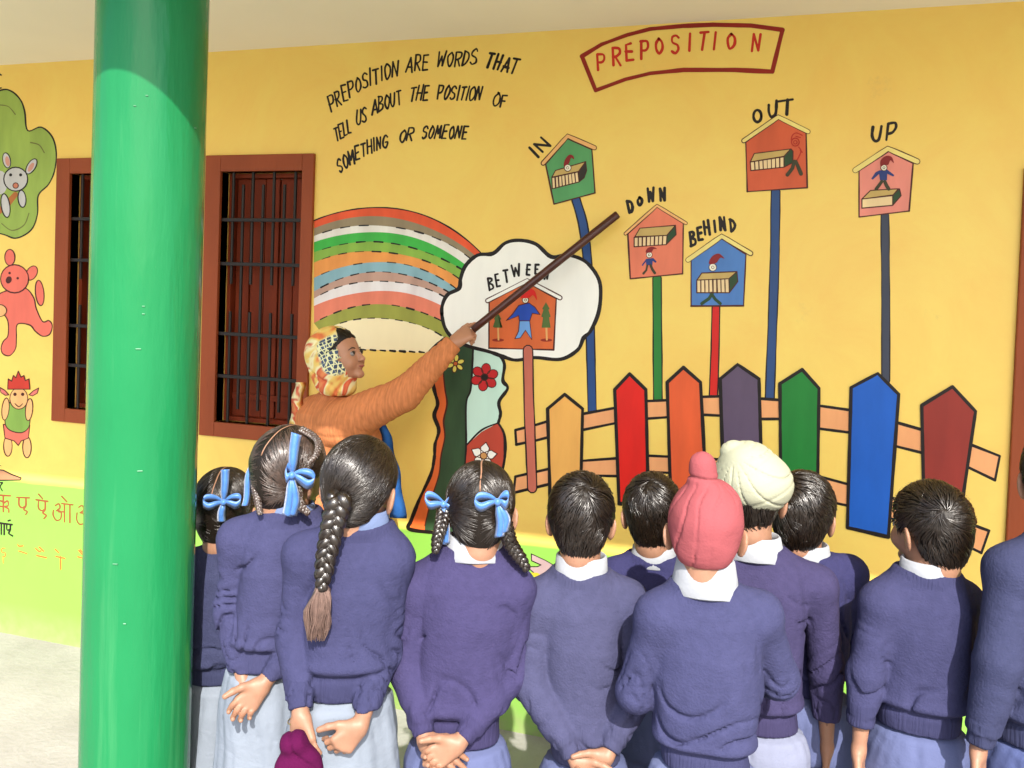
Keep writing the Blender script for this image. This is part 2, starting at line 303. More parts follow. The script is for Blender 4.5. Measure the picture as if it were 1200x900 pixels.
# ---------------------------------------------------------------- mural tools
LAY = 0.00024
class Art:
    """flat painted shapes on the wall plane; every face gets its own tiny height so none coincide"""
    def __init__(s): s.V = []; s.F = []; s.fm = []; s.mats = []; s.k = 0
    def mi(s, m):
        if m not in s.mats: s.mats.append(m)
        return s.mats.index(m)
    def poly(s, pts, m, lay=1.0, smooth=False, k=6):
        if smooth: pts = catmull(pts, k, True)
        o = lay*LAY + s.k*0.000006; s.k += 1
        n = len(s.V); Q = [W(p[0], p[1], o) for p in pts]
        ar = sum(Q[i][0]*Q[(i+1) % len(Q)][2]-Q[(i+1) % len(Q)][0]*Q[i][2] for i in range(len(Q)))
        if ar < 0: Q = Q[::-1]
        s.V += Q; s.F.append(list(range(n, n+len(Q)))); s.fm.append(s.mi(m))
    def stroke(s, pts, w, m, lay=2.0, smooth=False, closed=False, jit=0.12, k=6):
        P = catmull(pts, k, closed) if smooth else np.array(pts, float)
        if closed: P = np.vstack([P, P[:1]])
        # split at sharp turns
        runs = [[P[0]]]
        for i in range(1, len(P)):
            runs[-1].append(P[i])
            if 0 < i < len(P)-1:
                a = P[i]-P[i-1]; b = P[i+1]-P[i]; c = a@b/(np.linalg.norm(a)*np.linalg.norm(b)+1e-9)
                if c < 0.25: runs.append([P[i]])
        for q in runs: s._run(np.array(q), w, m, lay, jit)
    def _run(s, P, w, m, lay, jit):
        if len(P) < 2: return
        o = lay*LAY + s.k*0.000006; s.k += 1
        # subdivide for wobble
        Q = [P[0]]
        for i in range(1, len(P)):
            d = np.linalg.norm(P[i]-P[i-1]); n = max(1, int(d/7))
            for j in range(1, n+1): Q.append(P[i-1]+(P[i]-P[i-1])*j/n)
        P = np.array(Q); n = len(P); T = np.gradient(P, axis=0); T /= np.linalg.norm(T, axis=1)[:, None]+1e-9
        N_ = np.stack([-T[:, 1], T[:, 0]], 1)
        ws = w*0.5*(1+jit*np.convolve(rng.normal(size=n+4), np.ones(5)/2.2, 'valid'))
        ws = np.clip(ws, w*0.25, w*0.8)
        L_ = P+N_*ws[:, None]; R_ = P-N_*ws[:, None]
        i0 = len(s.V); mi = s.mi(m)
        for a, b in zip(L_, R_): s.V.append(W(a[0], a[1], o)); s.V.append(W(b[0], b[1], o))
        for i in range(n-1): s.F.append([i0+2*i, i0+2*i+2, i0+2*i+3, i0+2*i+1]); s.fm.append(mi)
        for e, sg in ((0, -1), (n-1, 1)):
            c = P[e]; a = math.atan2(N_[e][1], N_[e][0]); base = len(s.V); r = ws[e]; arc = []
            for j in range(1, 5):
                th = a-sg*math.pi*j/5; arc.append((c[0]+r*math.cos(th), c[1]+r*math.sin(th)))
            for q in arc: s.V.append(W(q[0], q[1], o))
            f = [i0+2*e]+[base+j for j in range(4)]+[i0+2*e+1]
            s.F.append(f if sg < 0 else f); s.fm.append(mi)
    def circ(s, c, r, m, lay=1.0, r2=None, ang=0, n=20):
        r2 = r2 or r; ca, sa = math.cos(ang), math.sin(ang)
        pts = [(c[0]+r*math.cos(t)*ca-r2*math.sin(t)*sa, c[1]+r*math.cos(t)*sa+r2*math.sin(t)*ca) for t in np.linspace(0, 2*math.pi, n, endpoint=False)]
        s.poly(pts, m, lay); return pts
    def ring(s, c, r, w, m, lay=2.0, r2=None, ang=0):
        r2 = r2 or r; ca, sa = math.cos(ang), math.sin(ang)
        pts = [(c[0]+r*math.cos(t)*ca-r2*math.sin(t)*sa, c[1]+r*math.cos(t)*sa+r2*math.sin(t)*ca) for t in np.linspace(0, 2*math.pi, 20, endpoint=False)]
        s.stroke(pts, w, m, lay, closed=True)
    def mk(s, name, parent, label=None): return mk(name, s.V, s.F, s.mats, parent, fm=s.fm, label=label)
BLK = pm('black', 20, 14, 14, .2)
BRN = pm('dark_brown', 66, 24, 18, .1)
FONT = {
 'A': [[(0, 0), (.3, 1), (.6, 0)], [(.12, .36), (.5, .36)]],
 'B': [[(0, 0), (0, 1)], [(0, 1), (.4, .95), (.45, .72), (.05, .54)], [(.05, .54), (.5, .45), (.52, .12), (0, 0)]],
 'D': [[(0, 0), (0, 1)], [(0, 1), (.42, .85), (.52, .45), (.35, .1), (0, 0)]],
 'E': [[(.48, 1), (0, 1), (0, 0), (.5, 0)], [(0, .52), (.4, .52)]],
 'F': [[(.48, 1), (0, 1), (0, 0)], [(0, .52), (.4, .52)]],
 'G': [[(.52, .85), (.3, 1), (.02, .7), (.05, .2), (.3, 0), (.54, .2), (.54, .45), (.3, .45)]],
 'H': [[(0, 0), (0, 1)], [(.5, 0), (.5, 1)], [(0, .5), (.5, .5)]],
 'I': [[(0.05, 0), (0.05, 1)]],
 'L': [[(0, 1), (0, 0), (.45, 0)]],
 'M': [[(0, 0), (.06, 1), (.32, .35), (.58, 1), (.66, 0)]],
 'N': [[(0, 0), (.02, 1), (.5, .02), (.54, 1)]],
 'O': [[(.28, 1), (.02, .7), (.04, .25), (.28, 0), (.54, .28), (.54, .72), (.28, 1)]],
 'P': [[(0, 0), (0, 1)], [(0, 1), (.45, .95), (.5, .65), (.3, .48), (0, .46)]],
 'R': [[(0, 0), (0, 1)], [(0, 1), (.45, .95), (.48, .68), (.25, .5), (0, .48)], [(.15, .48), (.52, 0)]],
 'S': [[(.5, .85), (.3, 1), (.04, .85), (.06, .6), (.42, .42), (.48, .15), (.22, 0), (0, .12)]],
 'T': [[(-.02, 1), (.56, 1)], [(.27, 1), (.27, 0)]],
 'U': [[(0, 1), (.02, .3), (.22, 0), (.46, .2), (.52, 1)]],
 'W': [[(0, 1), (.14, 0), (.34, .7), (.54, 0), (.72, 1)]]}
CURVED = set('BDGOPRSU')
def letter(art, ch, x, y, h, m, w, slant=0.15, rot=0.0, wx=1.0, lay=2.0):
    for st in FONT[ch]:
        pts = []
        for (u, v) in st:
            u = u*wx*0.8*h+slant*v*h; v = v*h
            u += rng.normal()*h*0.02; v += rng.normal()*h*0.02
            pts.append((x+u*math.cos(rot)+v*math.sin(rot), y+u*math.sin(rot)-v*math.cos(rot)))
        art.stroke(pts, w, m, lay, smooth=(ch in CURVED and len(pts) > 3), k=5, jit=0.1)
LW = {'I': .1, 'M': .66, 'W': .72}
def word(txt, p0, p1, h, w=2.2, m=None, slant=0.22, mid=None, parent=None, wx=None, name='painted_word'):
    art = Art(); m = m or BLK
    adv = [LW.get(c, .54)+.28 for c in txt]; tot = sum(adv)-.28
    L_ = math.hypot(p1[0]-p0[0], p1[1]-p0[1]); sc_ = L_/tot; wx = sc_/h/0.8
    mid = mid or ((p0[0]+p1[0])/2, (p0[1]+p1[1])/2)
    cxp = (2*mid[0]-(p0[0]+p1[0])/2, 2*mid[1]-(p0[1]+p1[1])/2)
    a = 0
    for c, ad in zip(txt, adv):
        t = a/tot; q = [(1-t)**2*p0[i]+2*t*(1-t)*cxp[i]+t*t*p1[i] for i in (0, 1)]
        tg = [2*(1-t)*(cxp[i]-p0[i])+2*t*(p1[i]-cxp[i]) for i in (0, 1)]
        letter(art, c, q[0], q[1]+rng.normal()*.4, h*(1+rng.normal()*.04), m, w, slant, math.atan2(tg[1], tg[0])*0.6, wx)
        a += ad
    return art.mk(name, parent or wall)
for a in (('PREPOSITION', (388, 131), (466, 88), 17, (424, 105)), ('ARE', (476, 85), (501, 81), 17, None), ('WORDS', (512, 78), (557, 76), 17, None), ('THAT', (568, 78), (603, 87), 17, None),
          ('TELL', (394, 166), (412, 153), 15, None), ('US', (418, 146), (429, 142), 16, None), ('ABOUT', (437, 134), (470, 121), 16, None), ('THE', (480, 119), (501, 117), 16, None),
          ('POSITION', (512, 116), (562, 118), 16, None), ('OF', (577, 124), (592, 125), 15, None),
          ('SOMETHING', (398, 203), (454, 172), 15, (424, 184)), ('OR', (468, 166), (483, 165), 14, None), ('SOMEONE', (494, 162), (546, 163), 15, None)):
    word(a[0], a[1], a[2], a[3], 2.8 if a[0] == 'THAT' else 2.2, mid=a[4])
art = Art(); RED = pm('red_letter', 178, 40, 26); DRD = pm('dark_red', 128, 28, 18)
for c, x, y, h in zip('PREPOSITION', (701, 719, 734, 752, 769, 788, 806, 819, 836, 852, 881), (82, 76.5, 71, 69, 63, 62, 60, 59, 58, 57, 60), (17, 19, 18, 19, 16, 19, 19, 20, 19, 16, 19)):
    letter(art, c, x, y, h*1.07, RED, 3.0, 0.05, -0.1 if x < 790 else 0.04, 1.0)
ban = art.mk('title_lettering', wall)
art = Art()
art.stroke([(682, 66), (705, 52), (735, 41), (762, 34), (800, 30.5), (835, 29), (880, 30), (917, 35)], 5, DRD, 2, jit=.08)
art.stroke([(917, 35), (905, 84)], 5, DRD, 2.1, jit=.08); art.stroke([(905, 84), (861, 82), (801, 82), (762, 86), (733, 93), (698, 106)], 5, DRD, 2.2, jit=.08); art.stroke([(698, 106), (682, 66)], 5, DRD, 2.3, jit=.08)
art.mk('title_border', wall)
# -- bird houses
def zz(o, s): return lambda pts: [(o[0]+p[0]/s, o[1]+p[1]/s) for p in pts]
CRM = pm('cream', 240, 196, 116); PCH = pm('peach', 240, 162, 100); WHT = pm('white', 226, 222, 214, .04); TAN = pm('tan', 176, 150, 88); STR = pm('stripe', 216, 186, 140)
CAPR = pm('cap_red', 120, 24, 26); FACE = pm('face', 232, 214, 190); NAVY = pm('navy', 34, 52, 110); OLV = pm('olive_dark', 56, 54, 34); DGR = pm('deep_green', 34, 62, 36)
def house(Z, panel, roof, colr, roofc, rw, post, postc, pw, boxd=None, sidec=None, extra=None, label=None, postlay=.1):
    a = Art(); a.poly(Z(panel), colr, 6); a.stroke(Z(panel), 1.7, BRN, 7, closed=True, jit=.15)
    h = a.mk('painted_birdhouse', wall, label=label)
    a = Art(); R = Z(roof); a.stroke(R, rw+2.0, BRN, 8, jit=.05); a.stroke(R, rw, roofc, 9.2, jit=.05); a.mk('roof', h)
    a = Art(); a.stroke(post, pw+3, BLK, postlay, jit=.03); a.stroke(post, pw, postc, postlay+1, jit=.03); a.mk('post', h)
    if boxd:
        fr, tp, sd = [Z(q) for q in boxd]; a = Art()
        for q, c in ((fr, STR if boxd is not None else TAN), (tp, TAN), (sd, sidec or DGR)):
            a.poly(q, c, 10); a.stroke(q, 1.2, BRN, 11, closed=True, jit=.1)
        if not (label and 'pink' in label and 'standing' in label):
            n = 8
            for i in range(1, n):
                t = i/n; p = [fr[0][k]+(fr[3][k]-fr[0][k])*t for k in (0, 1)]; q = [fr[1][k]+(fr[2][k]-fr[1][k])*t for k in (0, 1)]; a.stroke([p, q], 1.3, BRN, 11.5, jit=.2)
        a.mk('painted_box', h)
    if extra: a = Art(); extra(a, Z); a.mk('painted_figure', h)
    return h
def capface(a, Z, c, r, cap, lay=13, rc=None):
    a.circ(Z([c])[0], r, FACE, lay); a.ring(Z([c])[0], r, .8, BRN, lay+.5); a.ring(Z([c])[0], r*.35, .6, BRN, lay+.7)
    a.poly(Z(cap), rc or CAPR, lay+1, smooth=True, k=4)
# IN
def ex(a, Z): capface(a, Z, (372, 465), 4, [(335, 450), (345, 390), (385, 340), (425, 350), (432, 385), (405, 370), (385, 420), (365, 435)])
house(zz((620, 140), 8.18), [(160, 430), (370, 185), (603, 290), (633, 705), (240, 812)], [(137, 420), (371, 160), (628, 272)], pm('green_panel', 76, 140, 86), PCH, 4.0,
      catmull([(675, 234), (683, 262), (688, 300), (690.5, 340), (692, 400), (694, 483)]), pm('blue_post', 34, 66, 118), 8.5,
      ([(220, 560), (225, 665), (480, 600), (470, 505)], [(220, 555), (255, 490), (545, 405), (475, 500)], [(475, 505), (545, 405), (555, 490), (530, 560), (480, 600)]), pm('near_black', 38, 34, 28), ex, 'green birdhouse painting with the word IN')
# OUT
RLN = pm('red_line', 160, 36, 22)
def ex(a, Z):
    a.ring(Z([(540, 350)])[0], 4.6, 1.2, RLN, 12); a.ring(Z([(540, 352)])[0], 2, 1, RLN, 12.3)
    a.stroke(Z([(505, 330), (515, 290), (550, 270), (600, 290)]), 1.2, RLN, 12.5, smooth=True); a.stroke(Z([(545, 300), (585, 310)]), 1, RLN, 12.7)
    a.stroke(Z([(570, 395), (590, 430), (560, 500), (540, 520)]), 1.2, RLN, 12.8, smooth=True); a.stroke(Z([(585, 420), (600, 440)]), 1.5, RLN, 12.9)
    a.stroke(Z([(530, 520), (515, 580), (470, 638)]), 4.2, OLV, 13); a.stroke(Z([(545, 520), (570, 580), (590, 628)]), 4.2, OLV, 13.5)
house(zz((860, 120), 7.5), [(105, 350), (390, 145), (635, 270), (645, 750), (118, 785)], [(88, 338), (390, 130), (652, 258)], pm('orange_panel', 186, 82, 50), CRM, 4.2,
      [(909, 224), (908, 300), (906, 360), (902, 468)], pm('blue_post2', 38, 66, 112), 9,
      ([(145, 525), (150, 600), (440, 570), (440, 480)], [(145, 525), (180, 450), (500, 410), (440, 475)], [(440, 475), (500, 410), (520, 430), (518, 530), (440, 570)]), DGR, ex, 'orange birdhouse painting with the word OUT')
# UP
def ex(a, Z):
    a.poly(Z([(300, 450), (370, 440), (435, 490), (425, 502), (372, 478), (370, 535), (310, 535), (300, 480), (245, 530), (232, 522), (270, 465)]), NAVY, 12)
    a.stroke(Z([(325, 545), (300, 580), (275, 612)]), 4, OLV, 12.4); a.stroke(Z([(350, 545), (365, 580), (385, 612)]), 4, OLV, 12.7)
    capface(a, Z, (343, 425), 3.6, [(315, 415), (315, 360), (360, 322), (410, 330), (430, 385), (400, 360), (380, 400), (345, 400)])
house(zz((990, 140), 7.5), [(125, 450), (385, 280), (600, 385), (565, 805), (125, 858)], [(92, 447), (378, 258), (636, 370)], pm('pink_panel', 206, 126, 112), CRM, 5.2,
      [(1037, 252), (1038, 350), (1038, 446)], pm('grey_post', 52, 58, 74), 8,
      ([(150, 700), (150, 780), (420, 755), (420, 665)], [(150, 700), (225, 625), (470, 610), (420, 670)], [(420, 665), (480, 610), (495, 670), (420, 755)]), DGR, ex, 'pink birdhouse painting with a figure standing on a box under the word UP')
# DOWN
def ex(a, Z):
    a.poly(Z([(225, 500), (275, 495), (298, 520), (290, 528), (270, 515), (268, 545), (225, 545), (222, 520), (200, 550), (192, 545)]), NAVY, 12)
    a.stroke(Z([(232, 545), (225, 580), (205, 603)]), 3, OLV, 12.3); a.stroke(Z([(255, 545), (268, 575), (285, 600)]), 3, OLV, 12.5)
    capface(a, Z, (246, 472), 3.4, [(222, 455), (235, 425), (270, 415), (300, 430), (275, 432), (260, 455)])
house(zz((720, 220), 6), [(95, 325), (300, 135), (485, 250), (480, 605), (112, 640)], [(78, 324), (300, 127), (503, 250)], pm('rose_panel', 206, 112, 84), PCH, 2.6,
      [(770, 326), (770.5, 400), (771, 469)], pm('green_post', 36, 112, 46), 8.5,
      ([(140, 350), (140, 415), (365, 400), (370, 335)], [(145, 345), (180, 285), (430, 265), (370, 335)], [(370, 335), (430, 265), (435, 330), (365, 400)]), DGR, ex, 'rose birdhouse painting with the word DOWN')
# BEHIND
def ex(a, Z):
    a.stroke(Z([(690, 742), (665, 780), (615, 814)]), 3.8, DGR, 10.4); a.stroke(Z([(680, 742), (710, 785), (745, 814)]), 3.8, DGR, 10.7)
    capface(a, Z, (692, 560), 4.4, [(665, 535), (685, 485), (735, 463), (775, 500), (745, 492), (715, 530)])
house(zz((720, 220), 6), [(540, 505), (755, 360), (925, 470), (908, 830), (540, 832)], [(518, 508), (755, 342), (958, 462)], pm('blue_panel', 68, 112, 172), CRM, 4.4,
      [(839, 359), (838, 410), (836, 466)], pm('red_post', 186, 28, 22), 8,
      ([(580, 650), (580, 738), (808, 738), (805, 640)], [(580, 650), (615, 600), (862, 590), (805, 640)], [(805, 640), (862, 590), (868, 660), (808, 738)]), DGR, ex, 'blue birdhouse painting with the word BEHIND')
# -- rainbow
def arc3(a, b, c, n=22, ext=0.06):
    ax, ay = a; bx, by = b; cx, cy = c
    d = 2*(ax*(by-cy)+bx*(cy-ay)+cx*(ay-by))
    ux = ((ax*ax+ay*ay)*(by-cy)+(bx*bx+by*by)*(cy-ay)+(cx*cx+cy*cy)*(ay-by))/d; uy = ((ax*ax+ay*ay)*(cx-bx)+(bx*bx+by*by)*(ax-cx)+(cx*cx+cy*cy)*(bx-ax))/d
    r = math.hypot(ax-ux, ay-uy); t0 = math.atan2(ay-uy, ax-ux); t1 = math.atan2(cy-uy, cx-ux); t1 += (t1-t0)*ext
    return [(ux+r*math.cos(t0+(t1-t0)*i/n), uy+r*math.sin(t0+(t1-t0)*i/n)) for i in range(n+1)]
RB = [((368, 258.5), (444, 243), (562, 294)), ((368, 267), (444, 254), (556, 299)), ((368, 277), (444, 264), (552, 304)), ((368, 284), (444, 272), (546, 310)), ((368, 295), (444, 284), (543, 317)),
      ((368, 308), (444, 294.5), (538, 327)), ((368, 326), (444, 307), (535, 338)), ((368, 341), (444, 319), (527, 343)), ((368, 350), (444, 329), (522, 349)), ((368, 359), (444, 341), (518, 358)), ((368, 378), (444, 357), (516, 375)), ((376, 389), (444, 372.5), (516, 393))]
RC = [(206, 78, 42), (132, 118, 92), (220, 208, 196), (56, 160, 62), (122, 160, 62), (232, 138, 68), (122, 160, 170), (172, 138, 122), (222, 208, 206), (212, 116, 92), (138, 142, 60)]
AR = [[(p[0], p[1]+0.6*math.sin(j*.22+k*2)) for j, p in enumerate(arc3(*b, n=40, ext=0.12))] for k, b in enumerate(RB)]
base = Art(); base.poly(AR[11]+[(526, 415), (495, 413.6), (449, 410.5), (411, 408.4), (384, 408)], pm('cream_glow', 226, 210, 170, .03), 1)
for i in range(0, 12): base.stroke([(388+i*11.5, 408.2+i*.45), (394+i*11.5, 408.6+i*.5)], 2.2, BLK, 2, jit=.3)
rb = base.mk('rainbow', wall)
for i, c in enumerate(RC):
    a = Art(); a.poly(AR[i]+AR[i+1][::-1], pm('rainbow_%s' % ('red', 'grey', 'white', 'green', 'light_green', 'orange', 'blue', 'mauve', 'pale', 'pink', 'olive')[i], *c, var=.16), 1.5+0.02*i)
    if i == 0: a.stroke(AR[0], 1.6, BLK, 2.6, jit=.2)
    elif i not in (3, 9, 1):
        P = AR[i]
        for j in range(2, 36, 4):
            if rng.random() < 0.88: a.stroke(P[j:j+3], 1.1+rng.random()*.5, BLK, 2.6, jit=.3)
    a.mk('rainbow_band', rb)
a = Art()
for j in range(2, 36, 4):
    a.stroke(AR[11][j:j+3], 1.3, BLK, 2.6, jit=.3)
a.mk('dashed_line', rb)
# -- decorated tree trunk below the cloud
ORG_ = pm('orange_trunk', 196, 92, 42, .14); TG = pm('trunk_green', 40, 66, 42, .35); LB = pm('pale_blue', 176, 208, 194, .05); RBN = pm('red_brown', 168, 62, 44, .1)
Lf = [(522, 396), (505, 411), (503, 425), (509, 456.7), (513, 473), (509, 487), (514.4, 504), (510, 520.6), (509, 537), (504.7, 556.7), (492, 584), (481, 612)]
OG = [(528, 400), (520, 426), (521.4, 454), (524, 473), (520, 493), (521.4, 512), (517, 534), (514.4, 556.7), (506, 584), (498, 616)]
Rg = [(554.7, 405), (552, 454), (546.4, 473), (546.4, 520.6), (545, 545.6), (541, 622)]
a = Art()
cl, co, cr = catmull(Lf), catmull(OG), catmull(Rg)
a.poly(list(cl)+[(481, 620), (498, 622)]+list(co)[::-1], ORG_, 3)
a.poly(list(co)+[(498, 621), (541, 624)]+list(cr)[::-1], TG, 3.1)
a.stroke(cl, 4, BLK, 5); a.stroke(co, 1.6, BRN, 5.1); a.stroke(cr, 2.2, BLK, 5.2); a.stroke([(481, 612), (480, 620), (509, 624), (545, 626)], 4, BLK, 5.3, smooth=True)
tk = a.mk('painted_tree_trunk', wall)
a = Art(); q = catmull([(554.7, 405), (581, 413), (591, 426), (589.4, 445.6), (595, 455), (585, 470.6), (586.7, 484.4), (584, 495.6)])
a.poly(list(q)+[(564.4, 506.7), (546.4, 522), (546.4, 473), (552, 454)], LB, 3.2); a.stroke(q, 3.6, BLK, 5.4)
a.stroke([(584, 495.6), (564.4, 504), (546.4, 522)], 2, BLK, 5.5, smooth=True); a.mk('blue_patch', tk)
a = Art(); q = catmull([(584, 495.6), (591, 509), (592, 530), (589, 550), (580, 580), (570, 612)])
a.poly([(546.4, 522), (564.4, 506)]+list(q)+[(541, 618)], RBN, 3.3); a.stroke(q, 3, BLK, 5.6); a.mk('red_patch', tk)
def flower(c, r, n, colr, cc, pr, star=False):
    a = Art()
    for i in range(n):
        th = -1.4+2*math.pi*i/n; u = (math.cos(th), math.sin(th)); v = (-u[1], u[0])
        if star: pts = [(c[0]+v[0]*r*.22, c[1]+v[1]*r*.22), (c[0]+u[0]*r*.6+v[0]*r*.32, c[1]+u[1]*r*.6+v[1]*r*.32), (c[0]+u[0]*r, c[1]+u[1]*r), (c[0]+u[0]*r*.6-v[0]*r*.32, c[1]+u[1]*r*.6-v[1]*r*.32), (c[0]-v[0]*r*.22, c[1]-v[1]*r*.22)]
        else:
            pc = (c[0]+u[0]*r*.62, c[1]+u[1]*r*.62); pts = [(pc[0]+u[0]*r*.4*math.cos(t)+v[0]*pr*math.sin(t), pc[1]+u[1]*r*.4*math.cos(t)+v[1]*pr*math.sin(t)) for t in np.linspace(0, 6.28, 14, endpoint=False)]
        a.poly(pts, colr, 7+.1*i); a.stroke(pts, 1.1, BRN, 8, closed=True)
    a.circ(c, r*.25, cc, 9); a.ring(c, r*.25, 1, BRN, 9.4); return a.mk('painted_flower', tk)
flower((534, 426), 10.5, 6, pm('yellow_petal', 220, 200, 90), pm('orange_core', 190, 90, 40), 2.6)
flower((568, 442), 16, 6, pm('red_petal', 170, 30, 34), BLK, 5.4)
flower((567, 534), 16, 5, WHT, pm('tan_core', 190, 140, 80), 4, True)
# -- white cloud with the BETWEEN house
CLP = [(518, 368), (519, 356), (525, 345), (538, 338), (540, 326), (546, 311), (560, 299), (578, 297), (592, 285), (608, 281.6), (628, 286), (646, 301), (664, 299), (680, 303), (692, 312), (702, 328), (704, 346), (701, 368), (692, 388), (684, 396), (677, 410), (657, 421), (627, 419), (605, 422), (590, 418), (573, 412), (550, 406), (533, 398), (522, 385)]
a = Art(); q = catmull(CLP, 6, True); a.poly(q, WHT, 5.6); a.stroke(CLP, 4.4, BLK, 5.9, smooth=True, closed=True, jit=.08); cl_ = a.mk('painted_cloud', wall)
GLW = pm('cloud_yellow', 226, 210, 170, .05)
def tree_(a, x, y0, y1, yb):
    a.stroke([(x+.5, y1), (x+1, yb)], 2, pm('bark', 200, 150, 90), 10.5)
    g = pm('tree_green', 70, 92, 44, .3); a.poly([(x, y0), (x+4.5, y0+8), (x+3, y0+9), (x+5.5, y0+17), (x+3.6, y0+18), (x+5.5, y1), (x-5, y1), (x-3.4, y0+18), (x-5.5, y0+17), (x-3, y0+9), (x-4.5, y0+8)], g, 10.8)
    a.circ((x+.5, yb+.5), 7, pm('soil', 130, 40, 24), 10.2, r2=1.8)
BLUE = pm('sweater_blue', 28, 66, 160); LBL = pm('trouser_blue', 100, 148, 205)
def ex(a, Z):
    a.poly(Z([(640, 590), (700, 575), (735, 600), (765, 643), (720, 635), (705, 680), (645, 680), (640, 650), (568, 678), (605, 640)]), BLUE, 12)
    a.stroke(Z([(640, 590), (700, 575), (735, 600), (765, 643), (720, 635), (705, 680), (645, 680), (640, 650), (568, 678), (605, 640)]), 1, BRN, 12.5, closed=True)
    a.poly(Z([(645, 682), (705, 682), (718, 790), (700, 770), (680, 735), (650, 780), (618, 785), (635, 760)]), LBL, 12.2); a.stroke(Z([(645, 682), (640, 740), (618, 785), (650, 780), (680, 735), (718, 790), (705, 682)]), .9, BRN, 12.8)
    capface(a, Z, (680, 558), 3.6, [(652, 545), (660, 510), (695, 488), (735, 505), (748, 560), (725, 530), (700, 545)], rc=pm('bright_red', 196, 30, 24))
    tree_(a, *Z([(517, 630)])[0], 384, 398); tree_(a, *Z([(800, 570)])[0], 384, 398)
hb = house(zz((480, 240), 5), [(467, 565), (690, 455), (860, 550), (845, 850), (465, 840)], [(458, 562), (690, 444), (882, 545)], pm('between_panel', 192, 92, 46, .14), WHT, 3.6,
      [(619, 410), (620, 470), (624, 572)], pm('rose_post', 176, 96, 78), 9.5, None, None, ex, 'orange birdhouse painting inside the cloud', postlay=13)
a = Art()
for c, x, y, h in zip('BETWEEN', (574, 582.5, 592, 601.5, 617, 627, 638), (340, 336, 331, 324, 322, 321, 327), (14, 14, 14, 13, 12, 11, 13)):
    letter(a, c, x, y, h, BLK, 2.4, 0.05, -0.2 if x < 610 else 0.05, .75 if c != 'W' else 1.25, lay=12)
a.mk('painted_word', wall)
a = Art(); a.stroke([(620.5, 173), (631, 184)], 3, BLK); a.stroke([(636, 178), (626, 169), (645, 171), (634, 161)], 2.8, BLK); a.mk('painted_word', wall)
a = Art(); a.ring((887.6, 136), 4.6, 3.4, BLK, r2=7); a.stroke([(901, 123), (901, 131), (904, 137), (909, 133), (910, 118)], 3.4, BLK, smooth=True); a.stroke([(922, 134), (923, 117)], 3.6, BLK); a.stroke([(911.5, 119), (929, 116.5)], 3.2, BLK); a.mk('painted_word', wall)
a = Art(); a.stroke([(1023, 149), (1022, 159), (1025, 165), (1030, 163), (1033, 148)], 3.4, BLK, smooth=True); a.stroke([(1038.7, 164), (1041, 145)], 3.4, BLK); a.stroke([(1041, 145), (1048.7, 144), (1050, 149), (1046, 155), (1040, 157)], 3.2, BLK, smooth=True); a.mk('painted_word', wall)
a = Art()
for c, x, y, h in zip('DOWN', (738, 747.5, 759, 774), (249, 241, 236, 235), (14, 9, 15, 14)): letter(a, c, x, y, h, BLK, 3.6, 0.1 if c != 'D' else -.1, -.12, .85 if c != 'O' else 1.2)
a.mk('painted_word', wall)
a = Art()
for c, x, y, h in zip('BEHIND', (810, 819, 827, 838, 845, 857), (288, 281, 275, 272, 270, 271), (16, 14, 16, 13, 15, 14)): letter(a, c, x, y, h, BLK, 3.4, 0.0, -.12, .75)
a.mk('painted_word', wall)
# -- picket fence
RAIL = pm('rail', 222, 150, 100)
UT = [(604, 504), (629, 497.6), (644, 493), (683, 485), (720.6, 478), (758, 470), (781, 469), (823.5, 465), (843, 464.4), (890, 467), (913, 468.7), (960.6, 475.5), (997, 480.6), (1052.6, 495.6), (1082, 504), (1137.6, 521), (1171.6, 534.4)]
UB = [(605, 521), (629, 516), (644, 512), (683, 503.8), (720.6, 496), (759.7, 490.5), (781, 489), (823.5, 486), (843, 487), (890, 491), (913, 491), (960.6, 502.4), (997, 507), (1050, 523), (1082, 531), (1134.8, 547.7), (1166, 562.7)]
LT = [(604, 558.5), (645, 549), (682, 540), (723, 537), (759.7, 534), (826, 537), (870, 541), (920, 549), (960.6, 558.5), (996, 568), (1060, 588), (1129, 611), (1159, 622)]
LBt = [(602, 577.5), (645, 567), (682, 557), (725.7, 558), (759.7, 553), (826, 556), (870, 560), (920, 570), (973, 588), (993, 592.5), (1060, 612), (1126, 636), (1150, 648)]
fence_ = None
for T_, B_ in ((UT, UB), (LT, LBt)):
    a = Art(); a.poly(T_+B_[::-1], RAIL, 1.6); a.stroke(T_+B_[::-1], 3.2, BLK, 2.4, closed=True, jit=.08)
    if fence_ is None: fence_ = a.mk('painted_fence', wall); 
    else: a.mk('rail', fence_)
PK = [([(642, 479), (662, 462), (683, 479), (680.5, 585), (645, 585)], (230, 160, 82), 'peach picket'), ([(720.6, 456.5), (738, 438), (757, 456.5), (760, 590), (725.7, 590)], (196, 28, 20), 'red picket'),
      ([(782, 448), (801, 430.5), (821, 448), (828, 580), (786, 580)], (202, 84, 44), 'orange picket'), ([(844, 444), (864.5, 427), (889.5, 444), (893, 570), (848, 570)], (84, 70, 92), 'purple picket'),
      ([(914, 449.5), (940, 433), (959.7, 455), (958, 580), (915, 575)], (24, 112, 44), 'green picket'), ([(997.4, 454), (1028.5, 437.5), (1053, 462), (1041, 629), (993, 618)], (20, 82, 170), 'blue picket'),
      ([(1080, 475), (1116, 453), (1143, 482), (1128, 584), (1123, 655), (1084, 648)], (130, 42, 34), 'maroon picket')]
for P_, c, l in PK:
    a = Art(); a.poly(P_, pm(l.replace(' ', '_'), *c, var=.12), 14.6 if 'peach' in l else 14.8)
    a.stroke(P_, 4.0, BLK, 15.6, closed=True, jit=.07); a.mk('picket', fence_, label=l)
